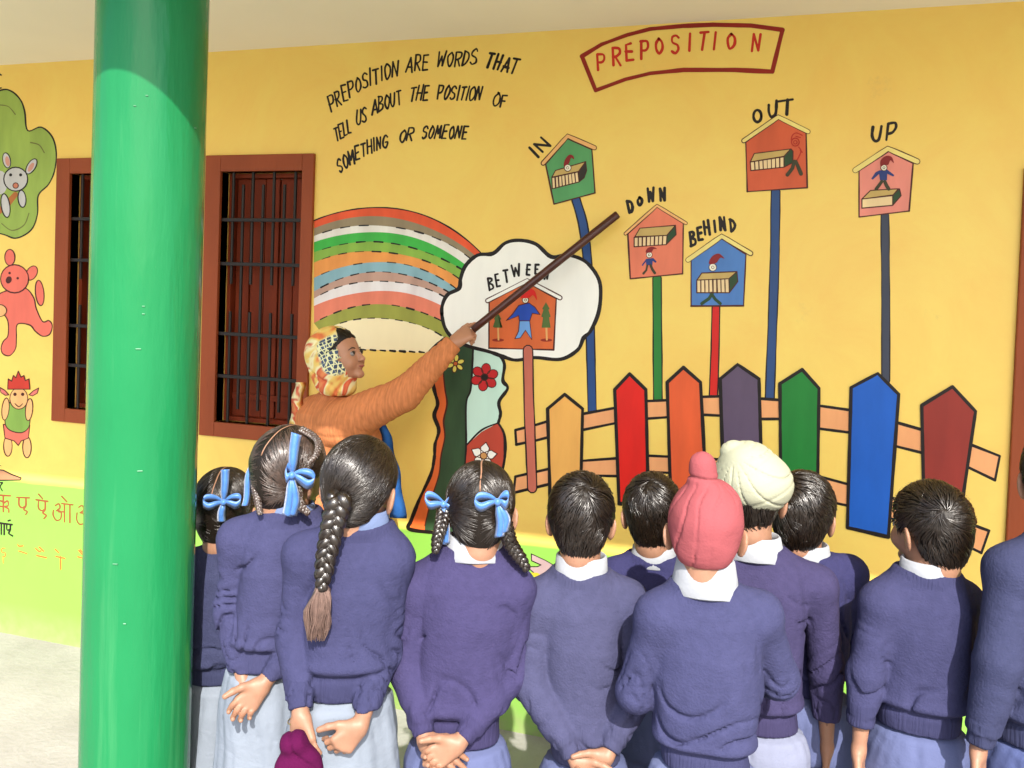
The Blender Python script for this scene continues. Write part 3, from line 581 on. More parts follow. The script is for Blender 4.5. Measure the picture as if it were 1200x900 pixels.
# -- left edge pictures
GB = pm('bush_green', 134, 158, 72, .16); GRY = pm('grey_fur', 172, 172, 172); PNK = pm('pink_fur', 206, 100, 84, .1); SKN = pm('sheep_peach', 214, 160, 104)
a = Art(); q = [(0, 106), (13, 106.7), (24, 117), (29, 130.7), (32.5, 153), (48, 149), (61, 160), (66, 178.7), (64, 200), (57, 216), (45, 229), (44, 250.7), (37, 269), (21, 278.7), (8, 276), (-15, 262), (-42, 200), (-30, 120)]
a.poly(q, GB, 1, smooth=True); a.stroke(q, 1.7, BLK, 2, smooth=True, closed=True)
DK = pm('dark_olive', 96, 100, 50)
a.stroke([(0, 123), (10, 125), (18, 134)], 1.2, DK, 2, smooth=True); a.stroke([(36, 167), (46, 170), (52, 179)], 1.4, DK, 2, smooth=True); a.stroke([(2, 262), (14, 270), (28, 264), (34, 250)], 1.2, DK, 2, smooth=True)
bu = a.mk('painted_bush', wall)
a = Art(); a.stroke([(-4, 250), (8, 240), (18, 228)], 7, pm('branch', 160, 96, 46), 3)
a.circ((0, 214), 9, GRY, 3.4, r2=14); a.circ((8, 188), 4.5, GRY, 4, r2=9, ang=-.2); a.ring((8, 188), 4.5, 1.2, BLK, 4.5, r2=9, ang=-.2); a.circ((9, 189), 2.6, pm('ear_pink', 180, 130, 116), 4.7, r2=6, ang=-.2)
a.circ((37, 195), 4.8, GRY, 4.1, r2=10, ang=.55); a.ring((37, 195), 4.8, 1.2, BLK, 4.6, r2=10, ang=.55); a.circ((36.5, 196), 2.6, pm('ear_pink', 180, 130, 116), 4.8, r2=6, ang=.55)
a.circ((26, 233), 4.6, GRY, 4.3, r2=10, ang=-.1); a.ring((26, 233), 4.6, 1.3, BLK, 4.8, r2=10, ang=-.1)
a.circ((18.7, 210), 14, GRY, 5.5); a.ring((18.7, 210), 14, 1.5, BLK, 6); a.circ((6.7, 241), 5, GRY, 5.5, r2=14, ang=-.15); a.ring((6.7, 241), 5, 1.3, BLK, 6, r2=14, ang=-.15)
a.circ((12.8, 205), 1.8, BLK, 7); a.circ((24.5, 205), 1.8, BLK, 7); a.circ((18.7, 217.5), 3.2, pm('nose', 176, 108, 84), 7); a.ring((18.7, 217.5), 3.2, 1, BRN, 7.5)
a.mk('painted_animal', bu)
a = Art(); Z = zz((0, 280), 3)
q = Z([(15, 185), (85, 172), (118, 205), (128, 245), (150, 290), (172, 287), (184, 305), (175, 335), (150, 342), (125, 325), (105, 303), (62, 300), (58, 345), (55, 385), (35, 410), (12, 405), (4, 385), (12, 360), (28, 340), (28, 290), (10, 260), (-12, 235), (-12, 205)])
a.poly(q, PNK, 1, smooth=True); a.stroke(q, 1.4, BRN, 2, smooth=True, closed=True)
for c, r, r2, g in (((35, 65), 6, 9.5, 0), ((112, 120), 6, 9, .5), ((140, 190), 5, 15, -.1)): p = Z([c])[0]; a.circ(p, r, PNK, 2.6, r2=r2, ang=g); a.ring(p, r, 1.2, BRN, 3, r2=r2, ang=g)
a.circ((17.3, 326.7), 16.5, PNK, 4); a.ring((17.3, 326.7), 16.5, 1.4, BRN, 4.5); a.circ((11.5, 320), 1.5, BRN, 5); a.circ((21, 326), 1.5, BRN, 5); a.circ((10.5, 328), 3.4, BRN, 5, r2=4.4, ang=.4)
a.circ((0, 364), 8, SKN, 5.4, r2=7); a.ring((0, 364), 8, 1, BRN, 6, r2=7)
a.mk('painted_bear', wall)
a = Art()
for c, r, r2 in (((28, 728), 5, 12), ((95, 732), 5, 12.5)): p = Z([c])[0]; a.circ(p, r, SKN, 1, r2=r2); a.ring(p, r, 1.3, BRN, 1.8, r2=r2)
q = Z([(12, 652), (105, 655), (100, 700), (75, 710), (65, 726), (50, 710), (18, 700)]); a.poly(q, PNK, 2.2); a.stroke(q, 1.2, BRN, 2.8, closed=True)
q = Z([(35, 575), (18, 640), (35, 672), (80, 680), (105, 650), (95, 580)]); a.poly(q, pm('dress_green', 116, 150, 66), 3.2, smooth=True); a.stroke(q, 1.2, BRN, 3.8, smooth=True, closed=True)
for c in ((20, 598), (103, 600)): p = Z([c])[0]; a.circ(p, 4.2, SKN, 4.2, r2=13, ang=.1); a.ring(p, 4.2, 1.2, BRN, 4.8, r2=13, ang=.1)
a.circ((22.3, 467), 10.5, SKN, 5.4, r2=12.5); a.ring((22.3, 467), 10.5, 1, BRN, 6, r2=12.5)
for q in (Z([(32, 548), (18, 532), (0, 522), (4, 540), (20, 550)]), Z([(103, 548), (118, 534), (137, 524), (132, 542), (115, 552)])): a.poly(q, pm('horn_pink', 196, 104, 96), 6); a.stroke(q, 1, BRN, 6.4, closed=True)
q = Z([(28, 528), (30, 492), (42, 500), (48, 480), (57, 488), (65, 465), (75, 486), (85, 480), (90, 498), (103, 492), (106, 528)]); a.poly(q, pm('crown_red', 176, 48, 34), 7); a.stroke(q, 1.2, BRN, 7.5, closed=True)
a.circ((18, 462), 2, BRN, 8); a.circ((27, 462), 2, BRN, 8); a.stroke([(18, 473), (22.5, 476.5), (27, 473)], 1, BRN, 8, smooth=True)
a.mk('painted_sheep', wall)
a = Art(); q = [(-6, 550), (4, 551), (14, 556), (25, 560), (24, 562.5), (-6, 563)]; a.poly(q, pm('leaf_brown', 150, 110, 80), 1); a.stroke(q, 1.4, BLK, 2, closed=True); a.mk('painted_leaf', wall)
a = Art(); a.stroke([(-2, 86), (1.5, 88)], 1.5, BLK); a.stroke([(-2, 104), (1.5, 103)], 1.5, BLK); a.mk('painted_mark', wall)
# -- Hindi letters on the lime band (traced strokes)
HB = pm('hindi_brown', 120, 62, 34); HO = pm('hindi_orange', 160, 84, 36); Z = zz((0, 540), 5)
def glyph(strokes, w, m):
    a = Art()
    for s_ in strokes: a.stroke(Z(s_), w, m, 2, smooth=len(s_) > 2, k=5, jit=.1)
    return a.mk('hindi_letter', wall)
glyph([[(-25, 200), (62, 205)], [(20, 205), (20, 298)], [(20, 240), (-5, 235), (-10, 262), (15, 268)], [(20, 250), (45, 235), (48, 262), (30, 268), (50, 282), (52, 300)]], 2.0, HB)
glyph([[(98, 214), (172, 217)], [(112, 217), (112, 258), (130, 275), (152, 262)], [(152, 217), (152, 262), (140, 285), (160, 298), (150, 316)]], 2.0, HB)
glyph([[(212, 228), (280, 238)], [(226, 232), (226, 276), (246, 292), (265, 282)], [(265, 238), (265, 282), (252, 305), (272, 320), (258, 338)], [(226, 195), (250, 222)]], 2.0, HB)
glyph([[(325, 262), (345, 252), (352, 275), (332, 292)], [(332, 292), (358, 300), (355, 340), (330, 348), (312, 318), (314, 290)], [(345, 300), (378, 298)], [(378, 252), (378, 358)], [(410, 256), (410, 362)], [(362, 250), (428, 258)], [(362, 208), (392, 240)]], 1.8, HB)
glyph([[(462, 272), (482, 262), (490, 288), (470, 304)], [(470, 304), (498, 314), (496, 360), (468, 372), (450, 345), (452, 305)], [(488, 316), (520, 314)], [(520, 260), (520, 385)], [(502, 258), (545, 262)], [(508, 200), (535, 235)], [(500, 222), (530, 250)]], 1.8, HB)
glyph([[(-20, 362), (72, 374)], [(8, 366), (8, 430)], [(25, 368), (25, 432)], [(40, 372), (42, 405), (62, 400)], [(62, 374), (60, 405), (52, 425), (74, 440)], [(48, 352), (60, 348)]], 2.0, BLK)
glyph([[(-5, 130), (14, 128), (2, 150), (14, 176)]], 1.6, BLK)
glyph([[(30, 512), (12, 515), (12, 535), (30, 540), (30, 560), (16, 562)], [(18, 570), (20, 600)]], 1.1, HO)
glyph([[(104, 490), (112, 500), (135, 498)], [(110, 528), (158, 544)]], 1.5, HO)
glyph([[(208, 512), (228, 530), (240, 528)], [(230, 505), (256, 530)], [(216, 555), (272, 568)]], 1.5, HO)
glyph([[(324, 518), (344, 538)], [(328, 560), (380, 572)], [(355, 562), (356, 636)]], 1.6, HO)
glyph([[(462, 525), (482, 548)], [(470, 520), (492, 545)], [(456, 562), (505, 575)], [(486, 568), (488, 662)]], 1.6, HO)
glyph([[(-10, 25), (8, 30)]], .8, BLK)
# letter fragment low on the wall between two of the children
a = Art(); PW = pm('pale_pink', 150, 128, 128); q = [(622.7, 649), (640, 657), (650, 663), (652.5, 668), (648, 671), (642, 671), (640, 676), (634, 678), (622, 668), (612, 664), (630, 664), (634, 662), (623, 657)]
a.poly(q, PW, 2); a.stroke(q, 1.2, BLK, 3, closed=True); a.poly([(622, 671), (630, 671), (635, 675), (631, 678), (627, 677)], pm('yellow_spot', 170, 150, 40), 3.4); a.mk('painted_letter', wall)
# ================================================================ people: signed-distance modelling
LAT = rng.random((32, 32, 32))
def vnoise(P, f, seed=0):
    Q = P*f+seed*7.31; I = np.floor(Q).astype(int); t = Q-I; t = t*t*(3-2*t); I &= 31; J = (I+1) & 31
    x0, y0, z0 = I[..., 0], I[..., 1], I[..., 2]; x1, y1, z1 = J[..., 0], J[..., 1], J[..., 2]; tx, ty, tz = t[..., 0], t[..., 1], t[..., 2]
    a = LAT[x0, y0, z0]*(1-tx)+LAT[x1, y0, z0]*tx; b = LAT[x0, y1, z0]*(1-tx)+LAT[x1, y1, z0]*tx
    c = LAT[x0, y0, z1]*(1-tx)+LAT[x1, y0, z1]*tx; d = LAT[x0, y1, z1]*(1-tx)+LAT[x1, y1, z1]*tx
    return (a*(1-ty)+b*ty)*(1-tz)+(c*(1-ty)+d*ty)*tz
def smin(a, b, k):
    h = np.clip(0.5+0.5*(b-a)/k, 0, 1); return b*(1-h)+a*h-k*h*(1-h)
def smax(a, b, k): return -smin(-a, -b, k)
def ell(P, c, r, M=None):
    q = P-np.asarray(c)
    if M is not None: q = q@M
    r = np.asarray(r); k0 = np.linalg.norm(q/r, axis=-1); k1 = np.linalg.norm(q/(r*r), axis=-1); return k0*(k0-1)/(k1+1e-9)
def cone(P, a, b, ra, rb):
    a = np.asarray(a, float); b = np.asarray(b, float); ab = b-a; t = np.clip(((P-a)@ab)/(ab@ab+1e-12), 0, 1)
    return np.linalg.norm(P-a-t[..., None]*ab, axis=-1)-(ra+(rb-ra)*t)
def conet(P, a, b):
    a = np.asarray(a, float); b = np.asarray(b, float); ab = b-a; t = ((P-a)@ab)/(ab@ab+1e-12); tc = np.clip(t, 0, 1)
    return np.linalg.norm(P-a-tc[..., None]*ab, axis=-1), t
def rotz(a): c, s = math.cos(a), math.sin(a); return np.array([[c, -s, 0], [s, c, 0], [0, 0, 1.0]])
def rotx(a): c, s = math.cos(a), math.sin(a); return np.array([[1, 0, 0], [0, c, -s], [0, s, c.real]])
def roty(a): c, s = math.cos(a), math.sin(a); return np.array([[c, 0, s], [0, 1, 0], [-s, 0, c]])
def nets(f, lo, hi, h):
    lo = np.array(lo, float); hi = np.array(hi, float); n = np.maximum(4, np.ceil((hi-lo)/h).astype(int)+1)
    ax = [lo[i]+h*np.arange(n[i]) for i in range(3)]
    G = np.stack(np.meshgrid(*ax, indexing='ij'), -1); v = f(G); s = v < 0
    acc = np.zeros((n[0]-1, n[1]-1, n[2]-1, 3)); cnt = np.zeros((n[0]-1, n[1]-1, n[2]-1))
    sl = lambda o, e: slice(o, None if o == 1 and e else (-1 if o == 0 else None))
    for axis in range(3):
        for o1 in (0, 1):
            for o2 in (0, 1):
                o = [0, 0, 0]; oth = [k for k in range(3) if k != axis]; o[oth[0]] = o1; o[oth[1]] = o2
                A = tuple(slice(o[k], n[k]-1+o[k]) for k in range(3)); o2_ = list(o); o2_[axis] = 1; B = tuple(slice(o2_[k], n[k]-1+o2_[k]) for k in range(3))
                va, vb = v[A], v[B]; ch = (va < 0) != (vb < 0); t = np.where(ch, va/(va-vb+1e-20), 0)
                p = G[A]*(1-t[..., None])+G[B]*t[..., None]; acc += np.where(ch[..., None], p, 0); cnt += ch
    ok = cnt > 0; idx = -np.ones(ok.shape, int); idx[ok] = np.arange(ok.sum()); V = acc[ok]/cnt[ok][:, None]; F = []
    for axis in range(3):
        u, w = [(1, 2), (2, 0), (0, 1)][axis]
        A = [slice(1, n[k]-1) for k in range(3)]; A[axis] = slice(0, n[axis]-1); B = list(A); B[axis] = slice(1, n[axis])
        sa, sb = s[tuple(A)], s[tuple(B)]; ch = sa != sb; I = np.argwhere(ch); off = np.array([1, 1, 1]); off[axis] = 0; I = I+off; fl = sa[ch]
        def ix(du, dw):
            J = I.copy(); J[:, u] -= du; J[:, w] -= dw; return idx[J[:, 0], J[:, 1], J[:, 2]]
        q = np.stack([ix(1, 1), ix(0, 1), ix(0, 0), ix(1, 0)], 1); q[~fl] = q[~fl][:, ::-1]; F.append(q)
    return V, np.vstack(F)
# ---- materials of people
def cloth(name, col, bump=0.35, bs=420, rough=0.92, sheen=0.0, var=0.05, stretch=None, vs=(9, 9, 9), big=.15): return mat(name, col, rough=rough, var=var, vscale=vs, bump=bump, bscale=bs, spec=0.12, sheen=sheen, stretch=stretch, big=big)
SW = [cloth('sweater_knit_%d' % i, SU(*c, k=.30), bump=.5, bs=200, var=.09, vs=(60, 60, 60)) for i, c in enumerate(((100, 102, 152), (96, 98, 148), (100, 94, 148), (110, 112, 156), (101, 104, 155), (98, 92, 142), (92, 98, 142), (88, 88, 146)))]
RW = [cloth('sweater_rib_%d' % i, SU(*c, k=.28), bump=1.0, bs=150, stretch=(1, 1, .04)) for i, c in enumerate(((100, 102, 152), (96, 98, 148), (100, 94, 148), (110, 112, 156), (101, 104, 155), (98, 92, 142), (92, 98, 142), (88, 88, 146)))]
SKIN = mat('skin', (0.27, 0.140, 0.088), rough=0.5, var=0.10, vscale=(45, 45, 45), bump=0.08, bscale=260, spec=0.4, sss=0.08)
SKIN2 = mat('skin_tan', (0.42, 0.205, 0.12), rough=0.45, var=0.06, vscale=(20, 20, 20), bump=0.06, bscale=260, spec=0.4)
HAIR = mat('hair', (0.008, 0.0055, 0.005), rough=0.31, var=0.5, vscale=(90, 90, 90), spec=.8, coat=.1)
HAIRB = mat('hair_brown', (0.045, 0.028, 0.022), rough=0.34, var=0.4, vscale=(90, 90, 90), spec=.9, coat=.1)
SCALP = mat('hair_base', (0.006, 0.004, 0.003), rough=0.5, var=0.2, vscale=(60, 60, 60), bump=0.6, bscale=160, stretch=(1, 1, .15), spec=0.3)
WHITE = cloth('white_cotton', (0.30, 0.315, 0.345), bump=0.15, bs=120, var=0.03, sheen=0)
RIB = mat('ribbon_satin', (0.045, 0.15, 0.42), rough=0.4, var=0.15, vscale=(60, 60, 60), bump=0.15, bscale=300, spec=0.5, sheen=.3)
TRS = cloth('trouser_blue', SU(150, 162, 220, k=.29), bump=0.2, bs=200, sheen=0)
TRW = cloth('pale_salwar', SU(206, 220, 240, k=.29), bump=0.2, bs=150, sheen=0)
SHOE = mat('shoe_black', (0.02, 0.02, 0.02), rough=0.4)
EYE = mat('eye_white', (0.26, 0.23, 0.21), rough=0.2); IRIS = mat('iris', (0.02, 0.01, 0.008), rough=0.15); LIP = mat('lip', (0.30, 0.10, 0.09), rough=0.4, var=.05)
class Frame:
    def __init__(s, x, y, d):
        p = AT(x, y, d); r = p-CAM; a = math.atan2(r[0], r[1]); s.X = np.array([math.cos(a), -math.sin(a), 0]); s.Y = np.array([math.sin(a), math.cos(a), 0])
        s.B = np.array([p[0], p[1], 0.0]); s.M = np.stack([s.X, s.Y, [0, 0, 1.0]]); s.d = d
    def L(s, x, y, dd=0.0): return s.M@(AT(x, y, s.d+dd)-s.B)
    def W(s, P): return np.asarray(P)@s.M+s.B
    def mk(s, name, V, F, m, par, smooth=True, **k): return mk(name, s.W(V), F, m, par, smooth, **k)
def strands(f, roots, dirf, steps, step, r0, seed=0, lift=0.0, taper=0.35, wob=0.25, curl=None):
    """hair locks that follow a surface f=0: returns mesh of thin three-sided tubes"""
    g = np.random.default_rng(seed); e = 1e-3
    def grad(P): return np.stack([(f(P+np.eye(3)[i]*e)-f(P-np.eye(3)[i]*e))/(2*e) for i in range(3)], -1)
    def proj(P):
        for _ in range(2):
            G = grad(P); P = P-(f(P)/(np.sum(G*G, -1)+1e-9))[:, None]*G
        return P, G/(np.linalg.norm(G, axis=-1)[:, None]+1e-9)
    P, Nn = proj(roots); N = len(P); pts = []; nor = []; ph = g.normal(size=(N, 3))*wob; lf = g.random(N)*lift
    for i in range(steps+1):
        pts.append(P+Nn*(lf*(i/steps)+r0*0.6)[:, None]); nor.append(Nn)
        D = dirf(P)+ph; D -= Nn*np.sum(D*Nn, -1)[:, None]; D /= np.linalg.norm(D, axis=-1)[:, None]+1e-9
        P, Nn = proj(P+D*step)
    P = np.stack(pts, 1); Nn = np.stack(nor, 1); T = np.gradient(P, axis=1); T /= np.linalg.norm(T, axis=-1)[..., None]+1e-9
    return locks(P, Nn, r0, taper, g)
def locks(P, Nn, r0, taper, g):
    T = np.gradient(P, axis=1); T /= np.linalg.norm(T, axis=-1)[..., None]+1e-9
    Bn = np.cross(T, Nn); Bn /= np.linalg.norm(Bn, axis=-1)[..., None]+1e-9
    N, S = P.shape[:2]; R = r0*(0.7+0.6*g.random(N))[:, None]*np.linspace(1, taper, S)[None]; R[:, 0] *= .5
    ring = [P+Nn*R[..., None]*0.9, P-Nn*R[..., None]*0.5+Bn*R[..., None]*1.2, P-Nn*R[..., None]*0.5-Bn*R[..., None]*1.2]
    V = np.stack(ring, 2).reshape(-1, 3); b = (np.arange(N)[:, None]*S*3+np.arange(S-1)[None]*3).reshape(-1)
    F = np.concatenate([np.stack([b+k, b+(k+1) % 3, b+3+(k+1) % 3, b+3+k], 1) for k in range(3)])
    return V, F
def sphere_pts(n, g):
    u = g.normal(size=(n, 3)); return u/np.linalg.norm(u, axis=1)[:, None]
# ---- head
def headf(P, hs=1.0, ears=True, face=1.0):
    P = P/hs
    d = ell(P, (0, -.006, .008), (.071, .088, .080)); d = smin(d, ell(P, (0, .028, -.05), (.052, .056, .060)), .035)
    d = smin(d, cone(P, (0, -.03, -.05), (0, -.035, -.10), .046, .044), .03)
    d = smin(d, ell(P, (0, .074, -.098), (.02, .014, .014)), .02)
    for s in (-1, 1):
        d = smin(d, ell(P, (s*.034, .062, -.05), (.018, .018, .02)), .02)          # cheeks
        d = smax(d, -ell(P, (s*.028, .092, -.020), (.014, .010, .010)), .012)      # sockets
        if ears:
            M = rotz(s*0.55)@roty(s*0.15); e_ = ell(P, (s*.076, -.008, -.034), (.0065, .019, .030), M)
            e_ = smax(e_, -ell(P, (s*.082, .001, -.032), (.006, .010, .018), M), .004); d = smin(d, e_, .006)
    d = smin(d, cone(P, (0, .083, -.016), (0, .099, -.046), .006, .0095), .010)      # nose
    for s in (-1, 1): d = smin(d, ell(P, (s*.008, .092, -.049), (.006, .007, .005)), .006)
    d = smin(d, ell(P, (0, .084, -.066), (.018, .008, .0045)), .006); d = smin(d, ell(P, (0, .082, -.074), (.015, .008, .005)), .006)
    return d*hs
HL = np.array([(-.12, -.098), (-.075, -.095), (-.045, -.072), (-.030, -.050), (-.022, -.006), (.012, .0), (.018, -.028), (.030, -.026), (.036, .02), (.06, .045), (.12, .062)])
def capf(P, hs=1.0, th=.008, nape=True, hl=HL, seed=0, rough=.0025):
    Q = P/hs
    d = ell(Q, (0, -.008, .010), (.071+th, .088+th, .082+th))
    if nape: d = smin(d, ell(Q, (0, -.045, -.05), (.052, .042, .058)), .03)
    if rough: d = d-rough*(vnoise(Q, 90, seed)-.5)*2-rough*(vnoise(Q, 30, seed+3)-.5)*2
    H = np.interp(Q[..., 1], hl[:, 0], hl[:, 1])+.004*(vnoise(Q, 120, seed+5)-.5)
    return smax(d, H-Q[..., 2], .003)*hs
def headM(yaw, pitch=0, roll=0): return rotz(yaw)@rotx(pitch)@roty(roll)
def face_bits(fr, C, M, hs, body, lipm=None):
    T = lambda q: C+(np.asarray(q)*hs)@M.T
    for s in (-1, 1):
        u = sphere_grid(10, 8); fr.mk('eye', T(u*.0098+np.array((s*.028, .0768, -.0215))), sphere_faces(10, 8), EYE, body)
        fr.mk('iris', T(u*.0056*np.array([1, .5, 1])+np.array((s*.028, .0850, -.0205))), sphere_faces(10, 8), IRIS, body)
        P_ = [T((s*(.014+.028*t), .086-.014*t*t, -.004+.006*math.sin(3*t)-.004*t)) for t in np.linspace(0, 1, 6)]; V, F = tube(P_, [.0016, .0022, .0022, .002, .0016, .0008], 5); fr.mk('eyebrow', V, F, HAIR, body)
        P_ = [T((s*.028+.0115*math.cos(t_), .0865-.0035*abs(math.cos(t_)), -.0195+.0058*math.sin(t_))) for t_ in np.linspace(0, math.pi, 8)]; V, F = tube(P_, [.0008, .0016, .0019, .002, .002, .0019, .0016, .0008], 5); fr.mk('eyelid', V, F, HAIR, body)
    V, F = tube([T((x, .0915-9*x*x, -.0705+3*x*x)) for x in np.linspace(-.02, .02, 7)], [.001, .003, .004, .0038, .004, .003, .001], 6); fr.mk('lips', V, F, lipm or LIP, body)
def sphere_grid(n, m):
    V = [(0, 0, 1)]
    for i in range(1, m):
        t = math.pi*i/m
        for k in range(n): V.append((math.sin(t)*math.cos(2*math.pi*k/n), math.sin(t)*math.sin(2*math.pi*k/n), math.cos(t)))
    V.append((0, 0, -1)); return np.array(V)
def sphere_faces(n, m):
    F = [[0, 1+k, 1+(k+1) % n] for k in range(n)]
    for i in range(m-2):
        for k in range(n): a = 1+i*n+k; b = 1+i*n+(k+1) % n; F.append([a, a+n, b+n, b])
    L_ = 1+(m-1)*n; F += [[L_, L_-n+(k+1) % n, L_-n+k] for k in range(n)]; return F
# ---- hands
def unit(v): v = np.asarray(v, float); return v/(np.linalg.norm(v)+1e-12)
def rot_about(v, ax, a): ax = unit(ax); return v*math.cos(a)+np.cross(ax, v)*math.sin(a)+ax*(ax@v)*(1-math.cos(a))
def hand(wr, dirn, palm, side, curl=.5, s=1.0, elbow=None, thumb=.7, spread=.10, curls=None):
    """returns vertices, faces of a forearm + palm + five separate fingers; palm = direction the palm faces, side picks the thumb side"""
    d = unit(dirn); n = unit(np.asarray(palm)-d*(np.asarray(palm)@d)); b = np.cross(d, n)*side
    wr = np.asarray(wr, float); prim = []; el_ = np.asarray(elbow, float) if elbow is not None else wr-d*.08
    back = unit(el_-wr); prim.append((wr+back*.09*s, wr, .023*s, .0175*s, .012)); prim.append((wr, wr+d*.015*s, .0175*s, .016*s, .012))
    tips = []
    off = (.022, .0075, -.007, -.0205); ln = (.050, .057, .053, .041); rr = (.0078, .0080, .0077, .0068); kn = (.057, .060, .057, .051)
    for i in range(4):
        k0 = wr+b*off[i]*.55*s+d*.010*s; k1 = wr+b*off[i]*s+d*kn[i]*s; prim.append((k0, k1, .0125*s, .0095*s, .010))
        c = (curls[i] if curls else curl*(1+.08*i)); v = rot_about(d, n, 0); v = unit(d+b*spread*(1.2-i*.8)); p = k1
        for j, fr_ in enumerate((.45, .31, .24)):
            v = rot_about(v, np.cross(v, n), 1.0*c*(.75, 1.0, .7)[j]*1.0); q = p+v*ln[i]*fr_*s; r0 = rr[i]*s*(1-.11*j); prim.append((p, q, r0, r0*.88, .0022)); p = q
        tips.append(p)
    t0 = wr+b*.014*s+d*.012*s; tv = unit(d*.75+b*thumb+n*.25); t1 = t0+tv*.030*s; prim.append((t0, t1, .0125*s, .010*s, .008))
    tv = unit(tv+d*.35+n*.15*curl); t2 = t1+tv*.024*s; prim.append((t1, t2, .0092*s, .0082*s, .003)); tv = unit(tv+d*.2-b*.1); t3 = t2+tv*.020*s; prim.append((t2, t3, .0082*s, .0068*s, .003))
    def f(P):
        dd = None
        for a, c, r1, r2, k in prim:
            e_ = cone(P, a, c, r1, r2); dd = e_ if dd is None else smin(dd, e_, k*s)
        return dd
    A = np.array([p for q in prim for p in q[:2]]); lo = A.min(0)-.026*s; hi = A.max(0)+.026*s
    return nets(f, lo, hi, .0023)
# ---- cloth details
def valley(x, w=.07): return np.exp(-np.sin(math.pi*x)**2/w)
def strip(P, Wd, hw, th=.0008):
    P = np.asarray(P, float); Wd = np.asarray(Wd, float); Wd = np.broadcast_to(Wd, P.shape); hw = np.broadcast_to(hw, (len(P),))
    T = np.gradient(P, axis=0); Nn = np.cross(T, Wd); Nn /= np.linalg.norm(Nn, axis=1)[:, None]+1e-9; Wn = Wd/(np.linalg.norm(Wd, axis=1)[:, None]+1e-9)
    V = np.stack([P-Wn*hw[:, None]-Nn*th, P-Nn*th*0+Nn*.0012, P+Wn*hw[:, None]-Nn*th, P+Wn*hw[:, None]+Nn*0, P-Nn*th*2, P-Wn*hw[:, None]+Nn*0], 1)
    V = np.stack([P-Wn*hw[:, None], P+Nn*hw[:, None]*.18, P+Wn*hw[:, None], P+Nn*(hw[:, None]*.18-th)], 1).reshape(-1, 3); F = []
    for i in range(len(P)-1):
        for k in range(4): a = i*4+k; b = i*4+(k+1) % 4; F.append([a, b, b+4, a+4])
    F += [[3, 2, 1, 0], [len(V)-4, len(V)-3, len(V)-2, len(V)-1]]
    return V, F
def bow(fr, c, u, v, n, s, par, tails=((-.3, -1.6), (.4, -1.9)), loops=(1.0, 1.0)):
    """ribbon bow at c; u across, v up, n towards the viewer"""
    b = MB(); c = np.asarray(c, float); u, v, n = unit(u), unit(v), unit(n)
    for sg, l in ((-1, loops[0]), (1, loops[1])):
        if l <= 0: continue
        P = [c, c+u*sg*.018*l*s+v*.012*s+n*.006*s, c+u*sg*.040*l*s+v*.014*s+n*.010*s, c+u*sg*.047*l*s+v*.002*s+n*.012*s, c+u*sg*.034*l*s-v*.008*s+n*.016*s, c+u*sg*.014*l*s-v*.002*s+n*.012*s, c+n*.004*s]
        Q = catmull(P, 5); b.add(*strip(Q, unit(v*.95+n*.35), np.interp(np.linspace(0, 1, len(Q)), [0, .25, .75, 1], [.004, .0125, .0125, .004])*s))
    for tx, ty in tails:
        P = [c, c+u*tx*.012*s+v*ty*.012*s+n*.009*s, c+u*tx*.026*s+v*ty*.028*s+n*.008*s, c+u*tx*.02*s+v*ty*.046*s+n*.004*s]
        Q = catmull(P, 5); b.add(*strip(Q, unit(u+v*.2*tx), np.interp(np.linspace(0, 1, len(Q)), [0, .4, 1], [.004, .010, .012])*s))
    b.add(c+n*.009*s+sphere_grid(10, 8)*np.array([.0085, .0085, .0085])*s, sphere_faces(10, 8))
    return fr.mk('ribbon', np.vstack(b.V), b.F, RIB, par)
def braid(fr, path, R, pitch, par, side=(1, 0, 0), tail=0, m=None, name='braid', seed=1):
    P = catmull(path, 14); seg = np.linalg.norm(np.diff(P, axis=0), axis=1); S = np.concatenate([[0], np.cumsum(seg)]); n = int(S[-1]/.0035)+2
    t = np.linspace(0, S[-1], n); P = np.stack([np.interp(t, S, P[:, i]) for i in range(3)], 1); T = np.gradient(P, axis=0); T /= np.linalg.norm(T, axis=1)[:, None]
    sd = np.asarray(side, float); A = sd-T*(T@sd)[:, None]; A /= np.linalg.norm(A, axis=1)[:, None]; Bv = np.cross(T, A); Rr = np.interp(t/S[-1], [0, .1, .8, 1], [R*1.05, R, R*.75, R*.45]); b = MB()
    for k in range(3):
        ph = 2*math.pi*(t/pitch)+2*math.pi*k/3; Q = P+A*(Rr*.56*np.sin(ph))[:, None]+Bv*(Rr*.36*np.sin(2*ph))[:, None]; b.add(*tube(Q, Rr*(.54+.04*np.sin(ph*1.7+k)), 8))
    o = fr.mk(name, np.vstack(b.V), b.F, m or HAIR, par)
    # loose glossy hairs along each lock
    g = np.random.default_rng(seed); L_ = []
    for k in range(3):
        for q in range(14):
            a0 = g.random()*6.28; ph = 2*math.pi*(t/pitch)+2*math.pi*k/3; C = P+A*(Rr*.56*np.sin(ph))[:, None]+Bv*(Rr*.36*np.sin(2*ph))[:, None]; TT = np.gradient(C, axis=0); TT /= np.linalg.norm(TT, axis=1)[:, None]
            E1 = np.cross(TT, Bv); E1 /= np.linalg.norm(E1, axis=1)[:, None]+1e-9; E2 = np.cross(TT, E1); Nn = E1*math.cos(a0)+E2*math.sin(a0)
            L_.append((C+Nn*(Rr*.535)[:, None], Nn))
    V, F = locks(np.stack([x[0] for x in L_]), np.stack([x[1] for x in L_]), .0011, .8, g); fr.mk('braid_hairs', V, F, m or HAIR, o)
    return P[-1], o
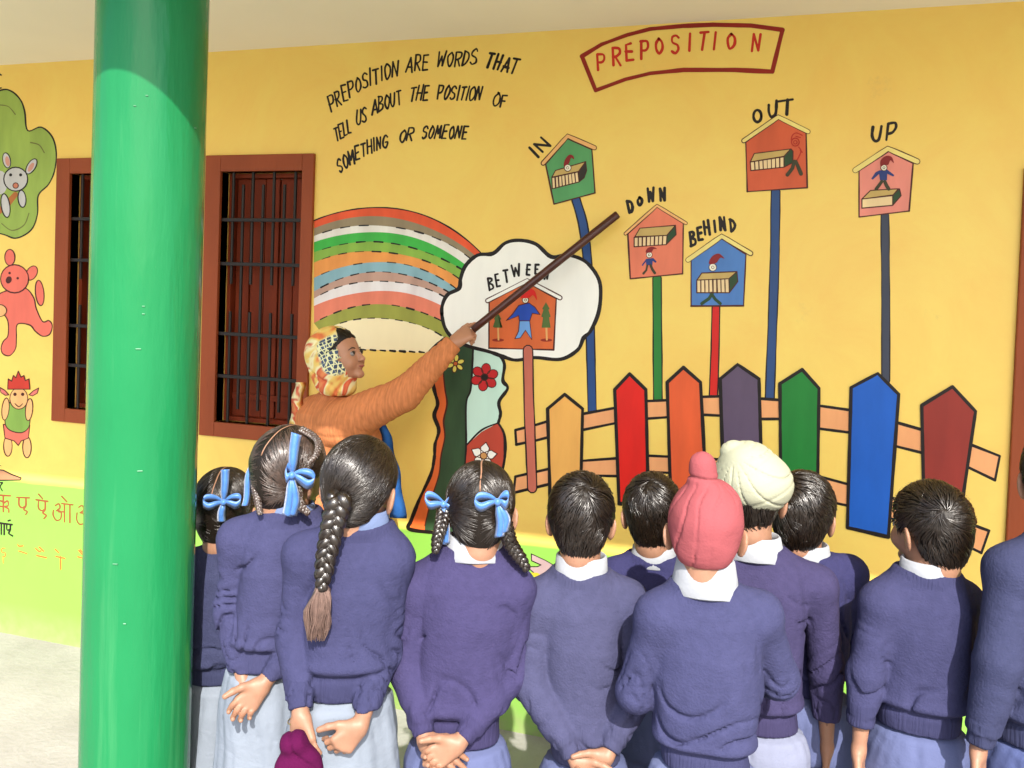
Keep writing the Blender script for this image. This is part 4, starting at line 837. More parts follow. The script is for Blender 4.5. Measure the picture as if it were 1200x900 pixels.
# ---- the clothed figure
def torso(J, cw=.118, dep=.088, seed=0, wst=.118, band=.05, forward=False, armr=.046, fold=1.0, bl=.012, res=.0052):
    nk, hm = J['nk'], J['hm']; zn, zh = nk[2], hm[2]; H = zn-zh
    wr_l, wr_r = J.get('wl'), J.get('wr')
    def f(P):
        z = P[..., 2]; u = np.clip((z-zh)/H, -.2, 1.2); cx = hm[0]+(nk[0]-hm[0])*u; cy = hm[1]+(nk[1]-hm[1])*u
        bz = band/H
        w = np.interp(u, [-.1, 0, bz*.9, bz*1.25, .35, .62, .80, .90, .97, 1.05], [wst-bl, wst-bl, wst-bl+.001, wst+.002, (wst+cw)/2, cw, cw*.98, cw*.80, .062, .052])
        t = np.interp(u, [-.1, 0, bz*.9, bz*1.25, .35, .62, .80, .90, .97, 1.05], [dep-bl, dep-bl, dep-bl+.001, dep+.003, dep*.98, dep, dep*.9, dep*.74, .058, .05])
        x = (P[..., 0]-cx)/w; y = (P[..., 1]-cy)/t; r_ = (np.abs(x)**2.4+np.abs(y)**2.4)**(1/2.4); d = (r_-1)*np.minimum(w, t)*.95
        n1 = vnoise(P, 9, seed); n2 = vnoise(P, 17, seed+4)
        ang = np.arctan2(P[..., 1]-cy, P[..., 0]-cx)
        # soft sags, creases above the band and slanting folds
        d = d-fold*.012*(n1-.5)*np.interp(u, [0, .1, .5, .9], [.3, 1, .6, .25])-fold*.004*(n2-.5)
        lowm = np.interp(u, [bz*.9, bz*1.3, .30, .5], [0, 1, .8, 0]); d = d+fold*.0085*lowm*valley(z*9+1.1*n1*4.0+.6*np.sin(ang*2+seed), .07)*np.clip((n2-.30)*4, 0, 1)
        d = d+.006*np.exp(-((z-zh-band*.98)/.0055)**2)-.004*np.exp(-((z-zh-band*1.35)/.012)**2); ax_ = np.abs(P[..., 0]-cx); d = d+.0028*np.exp(-((ax_-cw*.93+.10*np.maximum(0, (u-.80)))/.0042)**2)*(u > .55)
        sl = z*1.0+np.abs(P[..., 0]-cx)*1.1; d = d+fold*.0075*np.interp(u, [.3, .5, .72, .85], [0, 1, 1, 0])*valley(sl*10+2.0*n1+seed*.3, .07)*np.clip((n2-.45)*4, 0, 1)*np.clip(np.abs(P[..., 0]-cx)/w*1.8-.5, 0, 1)
        for s_, sh, el_, wr in ((-1, J['sl'], J['el'], J['wl']), (1, J['sr'], J['er'], J['wr'])):
            top = np.array([nk[0]+s_*.045, nk[1]+.005, zn-.028]); a = cone(P, top, sh, .032, armr*.98); d = smin(d, a, .045)
            r1, t1 = conet(P, sh, el_); r2, t2 = conet(P, el_, wr); L1 = np.linalg.norm(np.array(sh)-el_); L2 = np.linalg.norm(np.array(el_)-wr)
            R1 = armr+(armr*.90-armr)*np.clip(t1, 0, 1); R2 = np.interp(t2, [0, .3, .80, .84, .86, 1, 1.1], [armr*.90, armr*.86, armr*.70, armr*.70, armr*.58, armr*.55, armr*.55])
            tt = np.where(r1-R1 < r2-R2, t1*L1, L1+t2*L2); nn = vnoise(P, 14, seed+9+s_); el_m = np.exp(-((tt-L1)/.085)**2)+.35*np.exp(-((tt-L1-L2)/.07)**2)+.12
            ax = unit(np.array(el_)-sh); skew = (P-np.array(el_))@np.cross(ax, [0, 1.0, 0.3])
            fd = fold*.0095*np.clip(el_m, 0, 1)*valley(tt*15+4.2*nn+skew*7, .10)*np.clip((vnoise(P, 12, seed+20+s_)-.28)*3.5, 0, 1)-fold*.005*(nn-.5)
            fd = fd*J.get('af', 1.0); A = smin(r1-R1, r2-R2, .02)+fd; cut = (P-np.array(wr))@unit(np.array(wr)-el_); A = smax(A, cut, .004)
            d = smin(d, A, np.interp(z, [sh[2]-.14, sh[2]-.05, sh[2]], [.006, .018, .03]))
        # neck rib
        q = np.sqrt(((P[..., 0]-nk[0])/1.0)**2+((P[..., 1]-nk[1]-.004)/.92)**2)
        ringd = np.sqrt((q-.060)**2+((z-(zn-.012)+.18*(np.abs(P[..., 0]-nk[0])**2)*10*.3))**2)-.0075; d = smin(d, ringd, .008)
        hole = np.maximum(q-.050, zn-.03-z); d = smax(d, -hole, .004)
        return np.maximum(smax(d, z-zn-.004, .003), zh-z)
    A = np.array([J[k] for k in ('nk', 'hm', 'sl', 'sr', 'el', 'er', 'wl', 'wr')]); lo = A.min(0)-.075; hi = A.max(0)+.075
    lo[0] = min(lo[0], hm[0]-wst-.02, nk[0]-cw-.02); hi[0] = max(hi[0], hm[0]+wst+.02, nk[0]+cw+.02); lo[1] = min(lo[1], hm[1]-dep-.03); hi[1] = max(hi[1], hm[1]+dep+.03)
    lo[2] = min(lo[2], zh-.01); hi[2] = zn+.02
    V, F = nets(f, lo, hi, res); Cn = V[F].mean(1); fm = (Cn[:, 2] < zh+band*.97)
    for w_, e_ in ((J['wl'], J['el']), (J['wr'], J['er'])):
        ax_ = unit(np.array(w_)-e_); t_ = (Cn-w_)@ax_; fm |= (t_ > -.042) & (t_ < .02) & (np.linalg.norm(Cn-w_-t_[:, None]*ax_, axis=1) < .05)
    fm |= (np.linalg.norm((Cn-nk)[:, :2], axis=1) < .070) & (Cn[:, 2] > zn-.028)
    return V, F, fm.astype(np.int32)
def legs(J, wst, dep, kind, seed=0, flare=0.0):
    hm = J['hm']; z0 = hm[2]+.03; cx, cy = hm[0], hm[1]
    def f(P):
        z = P[..., 2]; ang = np.arctan2(P[..., 1]-cy, P[..., 0]-cx); n = vnoise(P, 8, seed)
        if kind == 'skirt':
            w = np.interp(z, [.32, z0-.12, z0-.045, z0-.028], [wst+.045+flare, wst+.010, wst-.004, wst-.032]); t = np.interp(z, [.32, z0-.12, z0-.045, z0-.028], [dep+.04, dep+.010, dep-.004, dep-.032])
            r_ = np.sqrt(((P[..., 0]-cx)/w)**2+((P[..., 1]-cy)/t)**2); d = (r_-1)*np.minimum(w, t)
            d = d+.007*np.sin(ang*7+3*n+seed)*np.interp(z, [.3, z0], [1, .35])+.006*valley(ang*3.1+n*2.2+seed, .12)*np.interp(z, [.3, z0-.05], [1, .5])-.014*(n-.5); d = smax(d, np.maximum(z-z0, .32-z), .004)
            for s in (-1, 1): d = smin(d, smax(cone(P, (cx+s*.06, cy, .40), (cx+s*.065, cy, .07), .055, .045)-.008*(n-.5), .06-z, .004), .01)
            return d
        w = np.interp(z, [z0-.2, z0-.08, z0-.042, z0-.028], [wst+.012, wst+.008, wst-.005, wst-.034]); t = np.interp(z, [z0-.2, z0-.08, z0-.042, z0-.028], [dep+.006, dep+.004, dep-.005, dep-.034])
        r_ = np.sqrt(((P[..., 0]-cx)/w)**2+((P[..., 1]-cy)/t)**2); d = smax((r_-1)*np.minimum(w, t), z0-.20-z, .03)
        for s in (-1, 1):
            d = smin(d, cone(P, (cx+s*.058, cy, z0-.16), (cx+s*.062, cy, .09), .066, .050), .02)
        pl = np.interp(z, [z0-.22, z0-.08, z0-.02], [.1, .8, 1.0]); d = d+.0035*pl*valley(ang*4.2+n*1.5, .16)-.012*(n-.5)
        d = d+.006*valley(ang/math.pi+.5, .004)*np.interp(z, [z0-.25, z0-.15], [0, 1])
        return smax(d, np.maximum(z-z0, .07-z), .004)
    return nets(f, (cx-wst-.10-flare, cy-dep-.09, .04), (cx+wst+.10+flare, cy+dep+.09, z0+.01), .008)
def collar(fr, nk, r, ztop, zb, ro, m, par, tilt=0.0, wing=0.02, cx=0.0):
    n = 48; rings = ((r*.96, ztop-.022), (r*.985, ztop-.001), (r*1.02, ztop), (r*1.09, ztop-.004), (None, zb), (None, zb-.003), (r*1.03, ztop-.024)); V = []
    for j, (rr, z) in enumerate(rings):
        for k in range(n):
            th = 2*math.pi*k/n; c, s = math.cos(th), math.sin(th)
            R = rr if rr is not None else (ro if j == 4 else ro*.965); zz_ = z
            if j in (4, 5): zz_ = z-.016*abs(c)**1.5-wing*max(0, s)**2+.0025*math.sin(5*th)
            if j in (1, 2, 3): zz_ += tilt*s
            V.append((nk[0]+cx+R*c, nk[1]+R*.92*s, nk[2]+zz_))
    F = []
    for j in range(len(rings)):
        a = j*n; b = ((j+1) % len(rings))*n
        for k in range(n): F.append([a+k, a+(k+1) % n, b+(k+1) % n, b+k])
    return fr.mk('shirt_collar', V, [f[::-1] for f in F], m, par)
def shoes(fr, J, par, m=None):
    cx, cy = J['hm'][0], J['hm'][1]
    for s in (-1, 1):
        f = lambda P: smax(smin(ell(P, (cx+s*.065, cy+.055, .035), (.042, .085, .038)), ell(P, (cx+s*.065, cy-.015, .05), (.036, .045, .055)), .02), .001-P[..., 2], .003)
        V, F = nets(f, (cx+s*.065-.06, cy-.09, -.01), (cx+s*.065+.06, cy+.16, .12), .008); fr.mk('shoe', V, F, m or SHOE, par)
CROWN = np.array([.012, -.062, .070])
def boy_hair(fr, C, M, hs, par, seed=0, n=1300, m=None, crown=None, nape=True, hl=HL, length=.0085, steps=5):
    cf = lambda P: capf(P, hs, seed=seed, nape=nape, hl=hl); V, F = nets(cf, np.array([-.1, -.12, -.12])*hs, np.array([.1, .12, .12])*hs, .004)
    hair = fr.mk('hair', C+V@M.T, F, SCALP, par)
    g = np.random.default_rng(seed); R = sphere_pts(n*3, g)*np.array([.078, .095, .09])*hs; H = np.interp(R[:, 1]/hs, hl[:, 0], hl[:, 1]); R = R[R[:, 2]/hs > H+.006][:n]
    cf0 = lambda P: capf(P, hs, nape=nape, hl=hl*np.array([1, 1])-np.array([0, .02]), rough=0)
    cr = (CROWN if crown is None else np.array(crown))*hs
    def df(P):
        v = P-cr; dist = np.linalg.norm(v, axis=1)[:, None]; v = v/(dist+1e-6); u = P/(np.linalg.norm(P, axis=1)[:, None]); sw = np.cross(u, v); return v+sw*.6*np.exp(-dist/.05)+np.stack([vnoise(P, 35, seed+k)-.5 for k in range(3)], -1)*1.0
    V, F = strands(cf0, R, df, steps, length*hs, .0017, seed, lift=.005, wob=.13)
    V2, F2 = strands(cf0, R[:200], df, 5, length*1.05*hs, .00045, seed+1, lift=.009, wob=.5); b_ = MB(); b_.add(V, F); b_.add(V2, F2)
    fr.mk('hair_locks', C+np.vstack(b_.V)@M.T, b_.F, m or HAIR, hair)
    return hair
GL = np.array([(-.12, -.088), (-.075, -.086), (-.045, -.066), (-.030, -.050), (-.022, -.006), (.012, .0), (.018, -.02), (.030, -.01), (.036, .02), (.06, .045), (.12, .062)])
def girl_hair(fr, C, M, hs, par, gath, part=True, seed=0, n=1500, m=None, th=.007):
    cf = lambda P: capf(P, hs, th=th, seed=seed, nape=True, hl=GL, rough=.0008); V, F = nets(cf, np.array([-.1, -.12, -.12])*hs, np.array([.1, .12, .12])*hs, .004)
    hair = fr.mk('hair', C+V@M.T, F, SCALP, par)
    g = np.random.default_rng(seed); R = sphere_pts(n*3, g)*np.array([.078, .095, .09])*hs; H = np.interp(R[:, 1]/hs, GL[:, 0], GL[:, 1]); R = R[R[:, 2]/hs > H+.004]
    if part: R = R[np.abs(R[:, 0]) > .0022*hs]
    R = R[:n]; G = [np.array(q)*hs for q in gath]
    def df(P):
        if len(G) == 2: tgt = np.where(P[:, :1] < 0, G[0][None], G[1][None])
        else: tgt = G[0][None]
        v = tgt-P; dist = np.linalg.norm(v, axis=1)[:, None]; v = v/(dist+1e-6); return v*np.clip(dist/.02, .3, 1)+np.stack([vnoise(P, 28, seed+k)-.5 for k in range(3)], -1)*.35
    cf0 = lambda P: capf(P, hs, th=th, nape=True, hl=GL-np.array([0, .02]), rough=0)
    V, F = strands(cf0, R, df, 7, .011*hs, .00095, seed, lift=.0022, wob=.10, taper=.6); V2, F2 = strands(cf0, R[:260], df, 7, .012*hs, .0004, seed+1, lift=.005, wob=.25); b_ = MB(); b_.add(V, F); b_.add(V2, F2); fr.mk('hair_locks', C+np.vstack(b_.V)@M.T, b_.F, m or HAIR, hair)
    if part:
        P_ = []
        for a in np.linspace(-.1, 2.75, 26): P_.append(np.array([.0006*math.sin(a*9), .0945*math.cos(a)*hs, .0905*math.sin(a)*hs+.006]))
        P_ = np.array(P_); e = 1e-3
        for _ in range(3):
            Gd = np.stack([(cf0(P_+np.eye(3)[i]*e)-cf0(P_-np.eye(3)[i]*e))/(2*e) for i in range(3)], -1); P_ = P_-cf0(P_)[:, None]*Gd
        P_ = P_+Gd*.0007; V, F = strip(P_, (1, 0, 0), .0021, .0005); fr.mk('parting', C+V@M.T, F, SKIN, hair)
    return hair
def join_body(body, arms):
    """head and chest first, then the hands: upper arms grow out of the chest and run into the forearms"""
    b = MB(); V0, F0 = body[0]; b.add(V0, F0)
    for (V, F), (sh, el_, wr) in zip(body[1:], arms):
        base = b.n; b.add(V, F); end = wr+unit(el_-wr)*.055
        T_, F_ = tube(catmull([sh, el_+(sh-el_)*.15, el_+(wr-el_)*.15, end], 4), .02, 8, caps=False); tb = b.n; b.add(T_, F_); n = len(T_)
        for ring, (VV, off) in ((range(0, 8), (V0, 0)), (range(n-8, n), (V, base))):
            ring = list(ring); nn = [int(np.argmin(np.sum((VV-T_[k])**2, 1)))+off for k in ring]
            for i in range(8):
                p, q, r_, s_ = tb+ring[i], tb+ring[(i+1) % 8], nn[(i+1) % 8], nn[i]
                b.F.append([p, q, r_, s_] if r_ != s_ else [p, q, r_]); b.M.append(0)
    return b
def child(label, d, nk, head, J, cw=.118, dep=.086, wst=.115, sw=0, seed=0, hs=1.0, yaw=0, pitch=0, roll=0, kind='trouser', trm=None, armr=.046, hands=(), band=.05, bl=.012, legflare=0, res=.0052, fold=1.4, collar_=(.053, .022, -.018, .066, 0), colm=None, skin=None, hdd=.0):
    fr = Frame(nk[0], nk[1], d); t = thing('person', fr.B, label, 'child', 'schoolchildren watching the lesson'); sk = skin or SKIN
    Jl = {'nk': fr.L(nk[0], nk[1], 0)}
    for k, v in J.items(): Jl[k] = fr.L(*v) if isinstance(v, tuple) else v
    C = fr.L(head[0], head[1], hdd+.015); M = headM(yaw, pitch, roll)
    nb = Jl['nk']
    # body: head, neck, upper chest as one surface
    nkb = nb+np.array([0, 0, -.06])
    def bf(P):
        a = headf((P-C)@M, hs); c = cone(P, C+(np.array([0, -.022, -.06])*hs)@M.T, nb+np.array([0, .0, -.01]), .044*hs, .045); a = smin(a, c, .02)
        return smin(a, ell(P, nkb, (.085, .06, .04)), .03)
    lo = np.minimum(C-.135*hs, nkb-.1); hi = np.maximum(C+.135*hs, nkb+.1); V, F = nets(bf, lo, hi, .004)
    body = [(V, F)]
    for h in hands:
        side = h['side']; wr = Jl['wl'] if side == 'l' else Jl['wr']; el_ = Jl['el'] if side == 'l' else Jl['er']
        wp = wr+unit(wr-el_)*.012
        V, F = hand(wp, h['d'], h['p'], h['t'], h.get('c', .5), h.get('s', .92)*.93, el_, h.get('th', .7), h.get('sp', .1), h.get('cs')); body.append((V, F))
    b = join_body(body, [([Jl['s'+h['side']]*.98+nb*.02, Jl['e'+h['side']], Jl['w'+h['side']]]) for h in hands])
    bo = fr.mk('body', np.vstack(b.V), b.F, sk, t); face_bits(fr, C, M, hs, bo)
    V, F, fm = torso(Jl, cw, dep, seed, wst, band, armr=armr, fold=fold, bl=bl, res=res); fr.mk('sweater', V, F, [SW[sw], RW[sw]], t, fm=fm)
    V, F = legs(Jl, wst+.010, dep+.006, kind, seed, legflare); fr.mk('trousers' if kind != 'skirt' else 'skirt', V, F, trm or TRS, t)
    shoes(fr, Jl, t)
    r, zt, zb, ro, wing = collar_[:5]; collar(fr, nb, r, zt, zb, ro, colm or WHITE, t, wing=wing, tilt=collar_[5] if len(collar_) > 5 else 0.0)
    return fr, t, C, M, Jl
# ---------------------------------------------------------------- the children, from left to right
DN = (0, 0, -1)
# far left girl, mostly behind the next one
fr, t, C, M, J = child('girl with dark plaited hair and blue ribbon bow, close beside the green column', 2.5, (268, 640), (264, 590), dict(sl=(226, 662, 0), sr=(308, 664, 0), el=(215, 740, .02), er=(318, 745, .02), wl=(230, 800, .06), wr=(305, 800, .06), hm=(258, 792, 0)),
    res=.0065, cw=.11, wst=.105, sw=6, seed=3, hs=1.10, yaw=-.35, pitch=.05, kind='skirt', trm=TRW, armr=.042, collar_=(.052, .02, -.015, .062, 0))
h = girl_hair(fr, C, M, 1.10, t, [(-.055, -.07, -.03), (.060, -.055, -.035)], seed=5)
g0 = fr.L(262, 588, -.10)
bow(fr, g0, (1, 0, 0), (0, 0, 1), (0, -1, 0), 1.0, h, tails=((0.1, 2.0), (-.2, -1.2)), loops=(1.15, 1.0))
braid(fr, [g0+np.array([0, .01, -.01]), fr.L(263, 610, -.08), fr.L(263, 630, -.085), fr.L(263, 648, -.09)], .012, .022, h, seed=2)
# girl with two looped plaits, turned to the right
fr, t, C, M, J = child('girl facing right, brown plaits with blue ribbons, hands clasped behind her back', 2.0, (340, 597), (340, 546), dict(sl=(279, 630, 0), sr=(373, 632, 0), el=(270, 715, .0), er=(368, 735, -.02), wl=(285, 796, -.06), wr=(313, 796, -.09), hm=(316, 776, 0)),
    cw=.100, wst=.092, sw=0, seed=8, hs=1.0, yaw=-.75, pitch=.05, roll=.1, kind='skirt', trm=TRW, armr=.042, collar_=(.052, .018, -.012, .060, 0), colm=cloth('blue_collar', (.12, .16, .28)),
    hands=[dict(side='l', d=(.12, -.1, -1), p=(.7, .5, 0), t=1, c=.9, s=.95), dict(side='r', d=(-.62, -.25, -.65), p=(0, -1, .1), t=1, c=.55, s=1.0)])
h = girl_hair(fr, C, M, 1.0, t, [(-.062, -.03, -.02), (.055, -.055, -.03)], seed=9, m=HAIRB)
gR = fr.L(342, 556, -.088); gL = fr.L(298, 556, -.02)
bow(fr, gR, (.9, 0, -.3), (.1, 0, 1), (0, -1, 0), 1.0, h, tails=((-.1, 2.0), (.1, -2.0), (.6, -1.9)), loops=(.3, 1.1))
braid(fr, [gR+np.array([.012, .02, .0]), fr.L(349, 578, -.075), fr.L(352, 592, -.08), fr.L(362, 602, -.085)], .013, .024, h, m=HAIRB, seed=3)
# upper plait drawn from the crown to the ear
braid(fr, [fr.L(352, 503, -.02), fr.L(371, 515, -.035), fr.L(372, 530, -.06), fr.L(360, 545, -.085)], .009, .02, h, m=HAIRB, seed=4)
b_ = MB(); b_.add(*strip(catmull([gL+np.array([0, 0, .03]), gL+np.array([-.012, -.01, 0]), gL+np.array([-.014, -.01, -.05]), gL+np.array([-.018, -.01, -.07])], 5), (1, .2, 0), .008)); fr.mk('ribbon', np.vstack(b_.V), b_.F, RIB, h)
braid(fr, [gL, fr.L(300, 575, -.05), fr.L(303, 592, -.06), fr.L(305, 603, -.07)], .010, .02, h, m=HAIRB, seed=5)
# girl with the single long plait
fr, t, C, M, J = child('girl with one long thick plait down her back, holding a maroon cloth behind her', 1.9, (424, 612), (423, 563), dict(sl=(357, 650, 0), sr=(457, 655, 0), el=(347, 745, -.01), er=(449, 765, .0), wl=(352, 832, -.10), wr=(424, 843, -.10), hm=(404, 808, 0)),
    cw=.108, wst=.098, sw=1, seed=12, hs=1.03, yaw=-.42, pitch=.0, roll=.05, kind='skirt', legflare=.03, trm=TRW, armr=.045, bl=.014, band=.06, collar_=(.054, .030, -.010, .062, 0), colm=MC['blue_collar'],
    hands=[dict(side='l', d=(.22, -.45, -1), p=(.4, .9, 0), t=-1, c=.28, s=1.0, th=.5), dict(side='r', d=(-.75, -.2, -.72), p=(-.2, .95, -.1), t=-1, c=.95, s=1.0, th=.8)])
h = girl_hair(fr, C, M, 1.03, t, [(-.030, -.085, -.045)], part=False, seed=13, n=1900)
pb = [fr.L(399, 582, -.10), fr.L(394, 600, -.105), fr.L(387, 630, -.11), fr.L(381, 660, -.115), fr.L(377, 690, -.12)]
e_, br = braid(fr, pb, .0260, .060, h, seed=6)
g = np.random.default_rng(4); N_ = 520; S_ = 9; ts = np.linspace(0, 1, S_); base_ = e_+np.array([0, 0, .012]); end_ = fr.L(370, 748, -.115)
P = np.zeros((N_, S_, 3)); a0 = g.random(N_)*6.283; r_ = np.sqrt(g.random(N_)); ln = .72+.33*g.random(N_)
for i, tt in enumerate(ts):
    q = tt*ln; w_ = np.interp(q, [0, .12, .5, .8, 1.1], [.006, .015, .028, .027, .015]); P[:, i] = base_+(end_-base_)*q[:, None]+np.stack([np.cos(a0)*r_*w_+.003*np.sin(q*9+a0*2), np.sin(a0)*r_*w_*.5, 0*q], 1)
V, F = locks(P, np.broadcast_to(np.array([0, -1.0, 0]), P.shape), .0014, .4, g); fr.mk('hair_tail', V, F, mat('hair_tail_brown', (.13, .082, .068), rough=.42, var=.3, vscale=(60, 60, 60), spec=.5), h)
V, F = tube([e_+np.array([0, 0, .008]), e_+np.array([0, 0, -.004])], .010, 10); fr.mk('hair_band', V, F, HAIR, h)
V, F = tube([J['wl']+np.array([.021*math.cos(a)-.004, .021*math.sin(a), -.020+.004*math.cos(a)]) for a in np.linspace(0, 6.28, 20)], .0013, 6); fr.mk('bracelet', V, F, mat('gold_thread', (.35, .25, .1), rough=.3, metal=.8), t)
# maroon cloth bundle in her hands
mc = fr.L(351, 889, -.150)
def cf(P):
    q = P-mc; n = vnoise(P, 16, 2); d = ell(q, (0, 0, -.03), (.050, .030, .062)); d = smin(d, ell(q, (-.014, 0, .034), (.032, .026, .022)), .010)
    d = d+.006*valley(q[..., 0]*22+q[..., 2]*9+n*1.5, .10)-.012*(n-.5); return d
V, F = nets(cf, mc-np.array([.08, .06, .12]), mc+np.array([.08, .06, .08]), .004)
o = mk('cloth_bundle', fr.W(V), F, cloth('maroon_cloth', SU(120, 22, 92, k=.33), bump=.3, bs=300), None, True, origin=fr.W(mc)); tagit(o, 'folded maroon cloth held behind the back by the girl with the long plait', 'cloth')
# girl with centre parting
fr, t, C, M, J = child('girl in a purple-navy sweater, centre parting and two plaits tied with blue bows', 1.95, (556, 640), (563, 590), dict(sl=(486, 690, 0), sr=(602, 692, 0), el=(479, 785, -.01), er=(596, 790, .0), wl=(497, 862, -.09), wr=(541, 866, -.10), hm=(538, 862, 0)),
    cw=.113, wst=.108, sw=2, seed=17, hs=1.0, yaw=-.02, pitch=-.05, kind='trouser', armr=.045, bl=.013, band=.065, collar_=(.055, .028, -.016, .074, 0),
    hands=[dict(side='l', d=(.85, -.1, -.6), p=(.3, -1, .2), t=-1, c=.35, s=1.0), dict(side='r', d=(-.85, -.2, -.42), p=(-.2, -1, 0), t=1, c=.75, s=1.0)])
h = girl_hair(fr, C, M, 1.0, t, [(-.066, -.045, -.01), (.056, -.065, -.012)], seed=18, n=1900)
gR = fr.L(583, 587, -.082); gL = fr.L(521, 590, -.03)
bow(fr, gR, (1, 0, .1), (0, 0, 1), (0, -1, 0), .95, h, tails=((.35, -1.8), (.8, -1.6)), loops=(1.1, .55))
bow(fr, gL, (1, 0, -.2), (0, 0, 1), (-.3, -1, 0), .9, h, tails=((-.1, -2.2), (.3, -2.1)), loops=(.95, .7))
braid(fr, [gR+np.array([.006, .02, -.01]), fr.L(592, 618, -.07), fr.L(600, 640, -.055), fr.L(611, 656, -.05), fr.L(618, 668, -.05)], .019, .038, h, seed=7)
braid(fr, [gL+np.array([0, .015, -.01]), fr.L(517, 616, -.05), fr.L(513, 630, -.06), fr.L(510, 648, -.065)], .0165, .034, h, seed=8)
# boy with the short hair, hands just at the lower edge
fr, t, C, M, J = child('short-haired boy with both ears showing, directly right of the centre-parted girl with blue bows', 1.98, (681, 668), (681, 600), dict(sl=(630, 706, 0), sr=(733, 704, 0), el=(621, 800, -.02), er=(748, 805, -.02), wl=(672, 886, -.09), wr=(714, 880, -.09), hm=(686, 884, 0)),
    cw=.098, wst=.090, sw=3, seed=23, hs=.94, kind='trouser', armr=.047, band=.045, collar_=(.054, .038, -.008, .064, 0),
    hands=[dict(side='l', d=(.75, -.1, -.6), p=(0, -1, 0), t=-1, c=.5), dict(side='r', d=(-.8, -.1, -.55), p=(0, -1, 0), t=1, c=.8)])
boy_hair(fr, C, M, .94, t, seed=24, n=1500)
# boy behind
fr, t, C, M, J = child('dark-haired boy half hidden behind the pink patka, shade over his back', 2.3, (766, 650), (764, 595), dict(sl=(722, 674, 0), sr=(815, 676, 0), el=(712, 745, 0), er=(822, 750, 0), wl=(722, 810, 0), wr=(815, 810, 0), hm=(768, 810, 0)),
    res=.0065, cw=.105, wst=.10, sw=7, seed=31, hs=.96, yaw=.1, kind='trouser', armr=.044, collar_=(.052, .026, -.02, .066, 0))
boy_hair(fr, C, M, .96, t, seed=32, n=1300, crown=(-.01, -.055, .07))
# boy with the pink patka
fr, t, C, M, J = child('boy wearing a tight pink patka with a top knot, arms folded in front', 1.8, (826, 682), (827, 613), dict(sl=(773, 722, 0), sr=(888, 720, 0), el=(746, 810, .03), er=(912, 794, .05), wl=(790, 800, .21), wr=(880, 800, .23), hm=(826, 892, 0), af=.45),
    cw=.114, wst=.108, sw=4, seed=37, hs=1.0, yaw=0, kind='trouser', armr=.047, band=.045, bl=.014, fold=1.9, collar_=(.055, .052, -.012, .074, 0), trm=cloth('trouser_pleat', SU(170, 182, 236, k=.29), bump=.2, bs=200, sheen=0),
    hands=[dict(side='l', d=(.9, .1, .1), p=(0, -1, 0), t=1, c=.6), dict(side='r', d=(-.9, .1, .1), p=(0, -1, 0), t=-1, c=.6)])
PKM = cloth('pink_patka', SU(236, 126, 134, k=.30), bump=.25, bs=260, var=.04)
def pf(P):
    K = np.array([-.012, -.02, .122]); d = ell(P, (0, -.008, .006), (.080, .097, .090)); d = smin(d, ell(P, (0, -.050, -.045), (.058, .042, .048)), .03)
    d = smin(d, ell(P, K, (.029, .029, .034)), .028); d = smin(d, cone(P, K-np.array([0, 0, .03]), (0, -.01, .045), .024, .06), .025)
    q = P-K; r_ = np.linalg.norm(q, axis=-1); ph = np.arctan2(q[..., 0]+.0, -q[..., 1]+.02); n = vnoise(P, 14, 2); n2 = vnoise(P, 30, 5)
    d = d+.0050*np.clip(r_/.06-.3, 0, 1)*valley(ph*1.9+n*1.6+r_*4, .035)*np.clip((vnoise(P, 11, 9)-.25)*3, 0, 1)-.003*(n2-.5)-.006*(n-.5)
    d = d+.0045*np.exp(-((P[..., 2]-.100+.1*P[..., 0])/.0035)**2)*(r_ < .06)
    H = np.interp(P[..., 1], [-.12, -.05, -.02, .02, .05, .12], [-.080, -.075, -.050, -.014, .02, .035]); return smax(d, H-P[..., 2], .006)
V, F = nets(pf, (-.11, -.12, -.12), (.11, .12, .20), .0035); fr.mk('patka', C+V, F, PKM, t)
V, F = nets(lambda P: smax(ell(P, (0, -.040, -.075), (.046, .034, .040)), P[..., 2]+.06, .004), (-.08, -.1, -.13), (.08, .02, -.03), .004); fr.mk('hair', C+V, F, SCALP, t)
# boy with the cream turban
fr, t, C, M, J = child('boy wearing a large cream turban with a folded knot on top', 2.08, (884, 640), (881, 572), dict(sl=(828, 680, 0), sr=(957, 686, 0), el=(815, 780, .0), er=(968, 782, .02), wl=(830, 850, .06), wr=(969, 870, .04), hm=(880, 846, 0)),
    cw=.126, wst=.122, sw=5, seed=43, hs=1.0, yaw=-.12, kind='trouser', trm=cloth('trouser_pale', SU(204, 212, 246, k=.29), bump=.2, bs=200, sheen=0), armr=.046, collar_=(.056, .03, -.018, .076, 0),
    hands=[dict(side='r', d=(0, .1, -1), p=(-1, .1, 0), t=1, c=.55)])
CRT = cloth('cream_turban_cloth', SU(246, 248, 216, k=.34), bump=.2, bs=220, var=.03)
def tf(P):
    d = ell(P, (.002, -.008, .020), (.097, .108, .078), roty(.10)); d = smin(d, ell(P, (-.012, -.02, .072), (.058, .07, .046)), .03)
    k_ = ell(P, (-.048, -.035, .096), (.030, .026, .022), roty(-.5)); d = smin(d, k_, .006)
    n = vnoise(P, 10, 6); q = P-np.array([-.035, -.06, .085]); ph = np.arctan2(q[..., 2], q[..., 0]); r_ = np.linalg.norm(q, axis=-1)
    d = d+.0050*valley(ph*2.4+n*1.2, .02)*np.clip(r_/.04-.6, 0, 1)*np.interp(P[..., 1], [-.02, .03], [1, .4])+.002*valley((P[..., 2]*1.0-P[..., 0]*.55)*12+n*.5, .03)*(P[..., 0] > .0)-.004*(n-.5)
    return smax(d, -.052-.10*(P[..., 1]+.06)*-.5-P[..., 2]+np.where(P[..., 1] > 0, P[..., 1]*1.0, 0), .010)
